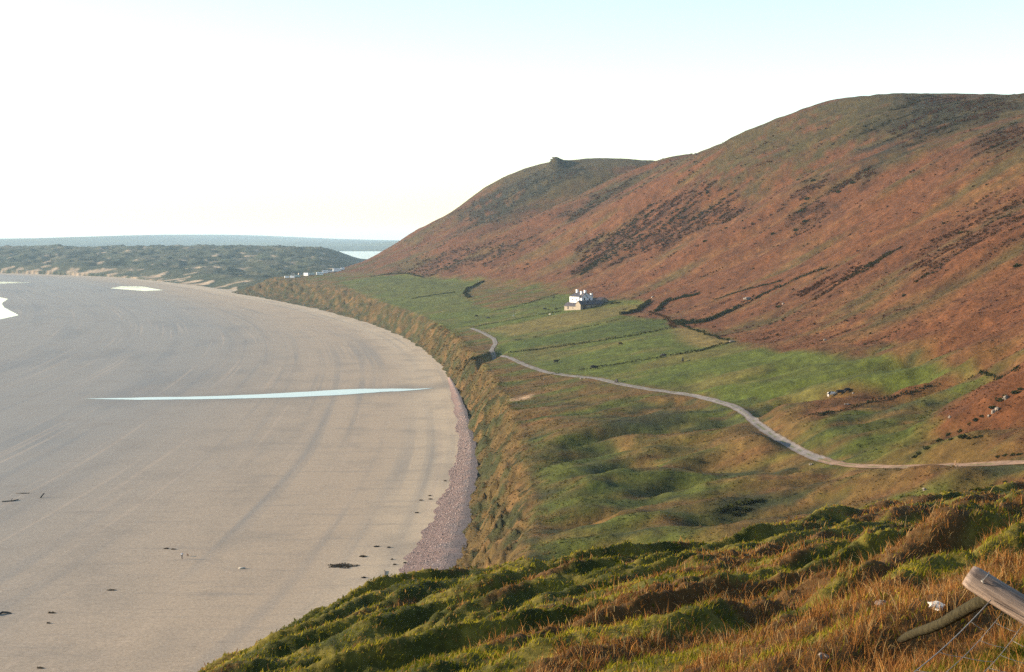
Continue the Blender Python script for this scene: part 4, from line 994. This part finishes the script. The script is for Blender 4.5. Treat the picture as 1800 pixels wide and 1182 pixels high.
place(cowB, 973, 525, 1.0, 'black cow standing on the dry grass above the farm garden', 'cow', None, 1.1)
place(cowB, 977, 639, 0.2, 'black cow standing alone in the field above the wide track', 'cow', None, 1.1)
place(cowA, 1043, 650, 0.15, 'black cow pressed against the lowest hedge at its western end', 'cow', None, 1.25)
place(cowA, 1167, 629, 2.9, 'black cow in the gap of the lowest hedge', 'cow', None, 1.1)
place(cowB, 1200, 637, 1.4, 'black cow standing just below the lowest hedge, casting a long shadow', 'cow', None, 1.1)
place(cowA, 1084, 674, 1.9, 'black cow standing on the edge of the pale track', 'cow', None, 1.1)
place(cowBr, 1090, 607, 0.2, 'small brown cow under the long hedge of the lush strip', 'cow', None, 0.95)
place(cowP, 1461, 698, 0.25, 'black and white cow grazing on the brown mound', 'cow', None, 1.15)
place(cowB, 1476, 695, 0.1, 'black cow standing behind the black and white one on the mound', 'cow', None, 1.1)
place(cowA, 1489, 691, 0.4, 'black cow a little apart at the end of the small herd on the mound', 'cow', None, 1.0)
sn_ = [(0,0,0.55,0.25,0.27),(0.3,0,0.56,0.22,0.25),(-0.32,0,0.56,0.22,0.24),(0.5,0,0.50,0.12),(0.68,0,0.36,0.09),(0.78,0,0.22,0.06)]; se_ = [(0,1),(0,2),(1,3),(3,4),(4,5)]
for x, s, par in ((0.3,1,1),(0.3,-1,1),(-0.32,1,2),(-0.32,-1,2)):
    k = len(sn_); sn_ += [(x,0.12*s,0.3,0.06),(x,0.12*s,0.03,0.035)]; se_ += [(par,k),(k,k+1)]
sheep = skin_body('sheep', sn_, se_, M_WOOL)
place(sheep, 902, 557, 0.2, 'pale sheep in the field below the curved bracken hedge', 'sheep', None, 1.3)
place(sheep, 1146, 524, 0.6, 'pale sheep on the grass strip right of the farmyard', 'sheep', None, 1.3)
place(sheep, 967, 554, 2.6, 'pale sheep at the low hedge below the farm garden', 'sheep', None, 1.2)

def person_mat():
    m, nt, p = new_mat('walker_clothes'); tc = nt.nodes.new('ShaderNodeTexCoord'); sp = nt.nodes.new('ShaderNodeSeparateXYZ'); nt.links.new(tc.outputs['Object'], sp.inputs[0])
    r = nt.nodes.new('ShaderNodeValToRGB'); r.color_ramp.interpolation = 'CONSTANT'; el = r.color_ramp.elements
    mr = nt.nodes.new('ShaderNodeMath'); mr.operation = 'DIVIDE'; mr.inputs[1].default_value = 1.8; nt.links.new(sp.outputs[2], mr.inputs[0]); nt.links.new(mr.outputs[0], r.inputs[0])
    el[0].color = (0.02, 0.02, 0.03, 1); el[1].position = 0.56; el[1].color = (0.75, 0.72, 0.70, 1)
    a = el.new(0.84); a.color = (0.45, 0.28, 0.20, 1); b = el.new(0.93); b.color = (0.05, 0.03, 0.02, 1)
    nt.links.new(r.outputs[0], p.inputs['Base Color']); p.inputs['Roughness'].default_value = 0.9; return m
pn = [(0,0,0.95,0.15,0.11),(0,0.01,1.15,0.15,0.10),(0,0.02,1.38,0.17,0.11),(0,0.03,1.52,0.06),(0,0.05,1.58,0.075),(0,0.06,1.68,0.095)]; pe = [(0,1),(1,2),(2,3),(3,4),(4,5)]
for s in (1, -1):
    k = len(pn); pn += [(0.2*s,0.02,1.40,0.06),(0.25*s,-0.03*s,1.14,0.045),(0.24*s,0.10+0.05*s,0.92,0.035),(0.24*s,0.15+0.05*s,0.84,0.03)]; pe += [(2,k),(k,k+1),(k+1,k+2),(k+2,k+3)]
    k = len(pn); pn += [(0.09*s,0.10*s,0.85,0.085),(0.10*s,0.16*s,0.50,0.06),(0.10*s,0.16*s-0.06,0.09,0.04),(0.10*s,0.16*s+0.12,0.04,0.035)]; pe += [(0,k),(k,k+1),(k+1,k+2),(k+2,k+3)]
place(skin_body('person', pn, pe, person_mat()), 320, 983, 0.5, 'person in pale top and dark trousers walking on the open sand', 'person')
dn_ = [(0,0,0.42,0.11,0.12),(0.22,0,0.42,0.11,0.13),(-0.22,0,0.43,0.10,0.11),(0.36,0,0.52,0.08),(0.46,0,0.60,0.075),(0.58,0,0.56,0.045),(-0.36,0,0.50,0.03),(-0.5,0,0.60,0.02)]; de_ = [(0,1),(0,2),(1,3),(3,4),(4,5),(2,6),(6,7)]
for x, s, par in ((0.22,1,1),(0.22,-1,1),(-0.24,1,2),(-0.24,-1,2)):
    k = len(dn_); dn_ += [(x,0.07*s,0.24,0.04),(x+(0.0 if x > 0 else -0.05),0.07*s,0.12,0.025),(x,0.07*s,0.02,0.028)]; de_ += [(par,k),(k,k+1),(k+1,k+2)]
place(skin_body('dog', dn_, de_, M_BROWN), 330, 978, 2.2, 'small dark dog beside the walker on the sand', 'dog')

# ---------------------------------------------------------------- caravans on the site before the dunes
M_CARAVAN = plain_mat('caravan_paint', (0.80, 0.79, 0.76), 0.4, 0.04, 1.0, 0.4); M_TAN = plain_mat('tan_caravan_paint', (0.45, 0.38, 0.29), 0.5, 0.05, 1.0, 0.4); M_GREENP = plain_mat('pale_green_paint', (0.42, 0.50, 0.44), 0.5, 0.05, 1.0, 0.4)
def caravan(px, py, L, w, h, rz, mat, label):
    p = hits([(px, py)])[0]; r = empty('caravan', (p[0], p[1], p[2] - 0.1), rz)
    bm = bmesh.new(); prof = [(-w/2, 0.5), (w/2, 0.5), (w/2, h - 0.35), (w/2 - 0.35, h), (-w/2 + 0.35, h), (-w/2, h - 0.35)]
    add_prism(bm, prof, (lambda a, z: (-L/2, a, z), lambda a, z: (L/2, a, z))); link('body', bm_mesh(bm, 'body'), mat, r)
    k = max(2, int(L / 2))
    for i in range(k):
        bm = bmesh.new(); x = -L/2 + (i + 0.5) * L / k; add_box(bm, x - 0.45, x + 0.45, -w/2 - 0.03, -w/2 + 0.05, h*0.5, h*0.5 + 0.75); link('window', bm_mesh(bm, 'window'), M_GLASS, r)
    bm = bmesh.new(); add_box(bm, -L/2 + 0.2, L/2 - 0.2, -w/2 + 0.15, w/2 - 0.15, -0.6, 0.5); link('undercarriage', bm_mesh(bm, 'undercarriage'), M_DARKWOOD, r)
    return tag(r, label, 'caravan', 'caravans on the site')
caravan(504, 489.5, 5.5, 2.6, 3.0, 0.3, M_CARAVAN, 'small white caravan at the seaward end of the caravan row')
caravan(514, 489.5, 6, 2.8, 3.2, -0.2, M_CARAVAN, 'white caravan next to the end one on the seaward side')
caravan(515, 484.5, 6, 3.0, 4.2, 0.1, M_TAN, 'tan chalet rising behind the seaward caravans')
caravan(523, 488, 7, 2.8, 3.0, 0.2, M_GREENP, 'pale green caravan in the middle of the seaward cluster')
caravan(527, 483.5, 5, 2.8, 3.4, 0.5, M_TAN, 'small tan chalet behind the pale green caravan')
caravan(538.5, 485.5, 7, 3.0, 4.2, -0.5, M_CARAVAN, 'tall white caravan standing alone between the two clusters')
caravan(547, 484, 9, 2.8, 3.0, 0.15, M_GREENP, 'long pale green caravan beside the tall white one')
caravan(562, 484, 9, 3.2, 4.0, 0.25, M_CARAVAN, 'large white caravan at the middle of the row')
caravan(571.5, 481, 8, 3.2, 4.2, 0.2, M_CARAVAN, 'white caravan above the large middle one')
caravan(582, 479, 12, 2.6, 2.2, 0.2, M_CARAVAN, 'long low white caravan near the foot of the hill')
caravan(592.5, 478, 11, 3.2, 4.4, 0.25, M_CARAVAN, 'largest white caravan just below the bracken slope')
caravan(602.5, 475, 5, 2.8, 3.2, 0.2, M_CARAVAN, 'small white caravan at the hill end of the row')

# ---------------------------------------------------------------- stones
def rock_mesh(seed, n=2):
    bm = bmesh.new(); bmesh.ops.create_icosphere(bm, subdivisions=n, radius=1.0); g = random.Random(seed)
    for v in bm.verts:
        k = 0.75 + 0.4 * perlin(np.array([v.co.x * 1.3 + seed]), np.array([v.co.y * 1.3 + v.co.z]), 251)[0] + g.uniform(-0.08, 0.08); v.co *= k; v.co.z *= 0.75
    return bm_mesh(bm, 'boulder')
RK = [rock_mesh(k) for k in range(4)]
for r in RK: r.materials.append(M_STONE)
def rock(px, py, s, label, grp=None, asp=(1, 1, 1), sink=0.3, nm='boulder', cat='rock'):
    p = hits([(px, py)])[0]; o = bpy.data.objects.new(nm, RK[rng.randrange(4)]); COL.objects.link(o)
    o.location = (p[0], p[1], p[2] + s * asp[2] * (0.5 - sink)); o.scale = [s * a for a in asp]; o.rotation_euler = (rng.uniform(-.3, .3), rng.uniform(-.3, .3), rng.uniform(0, 6)); return tag(o, label, cat, grp)
rock(1314, 527, 2.6, 'long pale rock slab beside the stream on the bracken hillside', None, (2.2, 1.0, 0.6)); rock(1377, 535, 0.9, 'pale boulder in the bracken just below the stream line')
rock(1450, 599, 0.7, 'lone pale boulder on the edge of bracken above the lower fields'); rock(1287, 602, 1.4, 'pale rock at the pointed corner of the dry field', None, (1.6, 1, 0.7))
rock(1500, 692, 0.5, 'small grey boulder at the edge of the brown mound'); rock(1489, 712, 0.6, 'grey boulder on the ditch line below the brown mound', None, (1.7, 1, .6))
for px, py, s in [(1752,722,1.0),(1767,702,1.1),(1738,733,0.7),(1746,726,0.8)]: rock(px, py, s * 0.8, 'pale rock outcrop on the crest of the bracken bank', 'outcrops on the bank crest', (0.7, 0.8, 1.3))
for px, py in [(957,667),(1021,667),(1028,666)]: rock(px, py, 0.6, 'pale boulder at the edge of the wide track', 'boulders by the track')
for px, py in [(1670,735),(1625,862),(1425,818)]: rock(px, py, 0.5, 'small pale boulder in rough grass near the narrow track', 'boulders in the rough grass')
for px, py, s in [(826,746,0.6),(700,557,1.2),(535,536,1.4),(418,516,2.2)]: rock(px, py, s, 'pale boulder lying at the foot of the sea cliff', 'boulders at the cliff foot', (1, 1, .7))
rock(1646, 1071, 0.055, 'white stone in the dead bracken beside the mossy log', None, (1.5, 1.0, 0.9), 0.1, 'white_stone', 'stone')
rock(1546, 1063, 0.05, 'small grey stone half hidden in the dead bracken', None, (1.4, 1, 0.7), 0.25, 'grey_stone', 'stone'); rock(1450, 1158, 0.05, 'pale stone in the turf among fallen straw', None, (1.4, 1, 0.7), 0.2, 'pale_stone', 'stone')
for o in bpy.data.objects:
    if o.name.startswith('white_stone'): o.data = o.data.copy(); o.data.materials[0] = plain_mat('white_quartz', (0.52, 0.48, 0.41), 0.85, 0.15, 5.0, 0.2, 0.3)

# shingle pebbles
k = 5200; Yp = NR.uniform(262, 600, k); wv = np.interp(Yp, ys, wS); tp = NR.uniform(0, 0.98, k); Xp = foot(Yp) - wv * tp
Zp = beach(Xp, Yp) + 0.05 + 0.9 * (1 - tp) ** 1.3; rp = NR.uniform(0.10, 0.26, k)
oc = np.array([[1,0,0],[0,1,0],[-1,0,0],[0,-1,0],[0,0,0.6],[0,0,-0.6]]); of = np.array([[0,1,4],[1,2,4],[2,3,4],[3,0,4],[1,0,5],[2,1,5],[3,2,5],[0,3,5]])
V = (np.c_[Xp, Yp, Zp][:, None] + oc[None] * rp[:, None, None] * NR.uniform(0.7, 1.3, (k, 6, 1))).reshape(-1, 3); T = (np.arange(k) * 6)[:, None, None] + of[None]
pc = mixc(np.repeat(CX_([0.23, 0.175, 0.15])[None], k, 0), CX_([0.38, 0.31, 0.27]), (NR.uniform(size=k) < 0.3) * 1.0); pc = mixc(pc, CX_([0.10, 0.09, 0.09]), (NR.uniform(size=k) < 0.3) * 1.0)
tag(link('pebbles', np_mesh('pebbles', V, T.reshape(-1, 3), np.repeat(pc, 6, 0), True), M_SHING), 'loose pinkish grey pebbles on the shingle bank', 'pebbles', None, 'stuff')

# ---------------------------------------------------------------- drift on the sand
BF = lambda X, Y: beach(X, Y)
def drift(px_pts, rad, label, lift, nm='driftwood', cat='driftwood', mat=None, grp=None):
    W = hits([p[:2] for p in px_pts], fn=BF); bm = bmesh.new()
    pts = [(w[0], w[1], w[2] + lf) for w, lf in zip(W, lift)]
    tube(bm, pts, [rad * (1 - 0.35 * i / len(pts)) for i in range(len(pts))], 7, True, 0.15)
    return tag(link(nm, bm_mesh(bm, nm, True), mat or M_DARKWOOD), label, cat, grp)
drift([(70,876),(74,875),(78,875)], 0.22, 'dark stake of driftwood sticking up from the wet sand', [-0.2, 0.6, 1.25])
drift([(3,882.5),(12,882),(22,881.5),(32,879)], 0.18, 'dark driftwood log lying flat beside its forked branch', [0.1, 0.12, 0.15, 0.1]); drift([(19,881.5),(22,880.5)], 0.09, 'forked branch standing off the flat driftwood log', [0.1, 0.65])
drift([(28,867.5),(40,868),(52,867.5)], 0.16, 'thin driftwood pole lying on wet sand beyond the stake', [0.05, 0.1, 0.05])
drift([(-6,1083),(4,1079),(12,1078.5),(20,1079)], 0.22, 'dark curved driftwood trunk at the tide-washed sand', [0.1, 0.28, 0.2, 0.02])
drift([(676,1004),(677,1009),(676,1015),(671,1019),(666,1023)], 0.10, 'hooked dark branch lying among seaweed near the shingle', [0.15, 0.12, 0.1, 0.1, 0.1])
drift([(420,1000.5),(431,999.5)], 0.20, 'short pale plank lying on the open sand', [0.12, 0.16], mat=plain_mat('pale_timber', (0.62, 0.55, 0.42), 0.8, 0.1, 2.0, 0.2))
def wrack(px, py, L, w, label, grp, colr=(0.055, 0.042, 0.028), fac=1.0):
    p = hits([(px, py)], fn=BF)[0]; n = int((60 + 40 * L) * fac); aa = NR.uniform(0, 6.283, n); rr_ = NR.uniform(0, 1, n) ** 0.7 * (0.75 + 0.35 * np.sin(3 * aa + px) * np.cos(2 * aa)); x = p[0] + np.cos(aa) * rr_ * L * 0.5; y = p[1] + np.sin(aa) * rr_ * w * 0.5
    z = beach(x, y) + NR.uniform(0.01, 0.09, n); o = cards_obj('seaweed', [leaf_cards(np.c_[x, y, z], NR.uniform(0.2, 0.5, n), np.repeat(CX_(colr)[None], n, 0), 0.4, 1.3, 1.2)])
    return tag(o, label, 'seaweed', grp)
wrack(598, 995.5, 8.5, 6.0, 'broad dark mat of seaweed lying alone on the sand', None, (0.05, 0.038, 0.026), 1.3)
for px, py, L in [(637,978.5,3),(661,961.5,2),(684,963,1.5),(645,1030.5,1.2),(645,1037.5,1.0),(666,1023.5,1.4),(640,1016,1.6),(673,1030,1.2),(689,984,0.8),(694,993,0.9),(712,990,1.2)]:
    wrack(px, py, L * 0.7, L * 0.6, 'small dark heap of seaweed on the dry sand near the shingle', 'seaweed heaps near the shingle')
for px, py, L in [(293,965,1.6),(305,966,1.4),(195,1038,2.4),(90,1078,1.8),(85,1096,0.9),(70,1175,1.4)]:
    wrack(px, py, L, L * 0.4, 'thin dark streak of seaweed on the open wet sand', 'seaweed streaks on the open sand', (0.09, 0.07, 0.045), 0.8)
for px, py in [(757,878),(783,846),(765,927),(755,872),(740,880),(733,902)]: wrack(px, py, 1.1, 0.7, 'dark seaweed at the edge of sand and shingle', 'seaweed along the shingle edge')

# marker post by the narrow track
p = hits([(1679, 819)])[0]; bm = bmesh.new(); tube(bm, [(0, 0, -0.3), (0.02, 0, 0.6), (0.03, 0, 1.05)], [0.09, 0.085, 0.07], 8)
o = link('marker_post', bm_mesh(bm, 'marker_post', False), plain_mat('orange_timber', (0.36, 0.21, 0.11), 0.85, 0.2, 4.0, 0.2)); o.location = p; tag(o, 'short wooden marker post beside the narrow end of the track', 'post')  # post timber is orange-brown

# ---------------------------------------------------------------- fence on the headland: leaning strainer post, fallen brace, slack netting
def timber_mat():
    m, nt, q = new_mat('silvered_timber'); tc = nt.nodes.new('ShaderNodeTexCoord'); mp = nt.nodes.new('ShaderNodeMapping'); mp.inputs['Scale'].default_value = (34, 34, 2.0); nt.links.new(tc.outputs['Object'], mp.inputs[0])
    n = noise_node(nt, 1.6, 6, 0.65, mp.outputs[0]); r = nt.nodes.new('ShaderNodeValToRGB'); e = r.color_ramp.elements
    e[0].position = 0.3; e[0].color = (0.045, 0.028, 0.020, 1); e[1].position = 0.72; e[1].color = (0.34, 0.25, 0.185, 1); nt.links.new(n.outputs['Fac'], r.inputs[0]); nt.links.new(r.outputs[0], q.inputs['Base Color'])
    b = nt.nodes.new('ShaderNodeBump'); b.inputs['Strength'].default_value = 0.7; b.inputs['Distance'].default_value = 0.014; nt.links.new(n.outputs['Fac'], b.inputs['Height']); nt.links.new(b.outputs[0], q.inputs['Normal'])
    q.inputs['Roughness'].default_value = 0.75; return m
M_TIMBER = timber_mat(); M_WIRE = plain_mat('galvanised_wire', (0.30, 0.27, 0.22), 0.5, 0.15, 30.0, 0.5, 0, 0.3); M_MOSSY = plain_mat('mossy_wood', (0.034, 0.028, 0.013), 0.95, 0.6, 18.0, 0.1, 0.6)
T_ = Vector(at_depth(1702, 1011, 5.25)); B_ = Vector(at_depth(1960, 1176, 5.0)); ax = (T_ - B_); Lp = ax.length
fence = empty('fence', B_); fence.rotation_euler = ax.to_track_quat('Z', 'Y').to_euler()
bm = bmesh.new(); tube(bm, [(0, 0, -0.15), (0.002, 0.001, Lp * 0.3), (-0.003, 0.002, Lp * 0.6), (0.001, 0, Lp - 0.025), (0, 0, Lp)], [0.050, 0.049, 0.047, 0.046, 0.040], 28, True, 0.012)
link('post', bm_mesh(bm, 'post', True), M_TIMBER, fence); post = [o for o in fence.children][0]
for f in post.data.polygons:
    if len(f.vertices) > 4: f.use_smooth = False
fence_w = Matrix.Translation(B_) @ fence.rotation_euler.to_matrix().to_4x4(); inv = fence_w.inverted()
def loc(v): return inv @ Vector(v)
def wire(name, pts, r, parent, mat=M_WIRE, n=6):
    bm = bmesh.new(); tube(bm, [loc(p) for p in pts], r, n); return link(name, bm_mesh(bm, name, True), mat, parent)
def ad(px, py, Y): return Vector(at_depth(px, py, Y))
cam_dir = (Vector((0, 0, 75)) - T_).normalized()
def on_post(px, py):                         # a point on the side of the post that faces the path
    o = Vector((0, 0, 75)); d = Vector(ray(px, py)).normalized(); w = B_ - o; u = ax.normalized()
    b = d.dot(u); t = (w.dot(d) - b * w.dot(u)) / (1 - b * b); c = o + d * t
    foot_ = B_ + u * ((c - B_).dot(u)); return c - d * math.sqrt(max(0.0, 0.050 ** 2 - min(0.050 ** 2, (c - foot_).length_squared)))
s0, s1 = on_post(1727, 1020), on_post(1738, 1006)
wire('staple', [s0 + Vector((0, 0, 0.006)), s0 - Vector((0.004, 0.012, 0)), (s0 + s1) / 2 - Vector((0.0, 0.016, -0.004)), s1 - Vector((0.002, 0.010, 0)), s1], 0.0020, post)
wire('staple', [s0 - Vector((0.006, 0.004, 0)), s0 - Vector((0.002, 0.016, 0.006)), s0 + Vector((0.004, 0, -0.012))], 0.0025, post)
# brace log: its foot on the turf, its head against the post
g0 = hits([(1583, 1135)])[0]; a0 = Vector(g0) + Vector((0, 0, 0.035)); a1 = ad(1760, 1046, 5.35)
wire('brace', [a0 + (a1 - a0) * t + Vector((0.006 * math.sin(5 * t), 0, 0.008 * math.sin(9 * t))) for t in (0, .12, .25, .4, .55, .7, .85, 1.0)], [0.022, 0.029, 0.027, 0.029, 0.027, 0.028, 0.027, 0.026], fence, M_MOSSY, 12)
w0 = on_post(1742, 1055)
def strand(p, q, sag=0.015, k=9): return [p + (q - p) * (i / (k-1)) - Vector((0, 0, sag * math.sin(math.pi * i / (k-1)))) for i in range(k)]
S1 = strand(w0, ad(1590, 1195, 4.7)); S2 = strand(on_post(1762, 1078), ad(1648, 1195, 4.7)); S3 = strand(on_post(1798, 1098), ad(1715, 1195, 4.72)); S4 = strand(on_post(1850, 1130), ad(1790, 1200, 4.74))
for S, r in ((S1, 0.0020), (S2, 0.0012), (S3, 0.0012), (S4, 0.0012)): wire('wire', S, r, fence)
for k, (A, Bn) in enumerate(((S1, S2), (S2, S3), (S3, S4))):
    for i in ((2, 5, 7), (1, 3, 5, 7), (2, 4, 6))[k]: wire('stay_wire', strand(A[i], Bn[i], 0.004, 4), 0.0010, fence)
tag(fence, 'leaning weathered fence post with mossy brace and slack wire netting', 'fence')

# ---------------------------------------------------------------- haze over the bay
bm = bmesh.new(); add_box(bm, -32000, 32000, -2000, 31000, -6.0, 225.0)
hm_ = bpy.data.materials.new('sea_haze'); hm_.use_nodes = True; nt = hm_.node_tree
for n in list(nt.nodes):
    if n.type == 'BSDF_PRINCIPLED': nt.nodes.remove(n)
pv = nt.nodes.new('ShaderNodeVolumePrincipled'); pv.inputs['Color'].default_value = (0.62, 0.85, 1.0, 1); pv.inputs['Density'].default_value = 0.000050; pv.inputs['Anisotropy'].default_value = 0.0
nt.links.new(pv.outputs[0], [n for n in nt.nodes if n.type == 'OUTPUT_MATERIAL'][0].inputs['Volume'])
tag(link('haze', bm_mesh(bm, 'haze'), hm_), 'pale sea haze over the whole bay', 'haze', None, 'stuff')
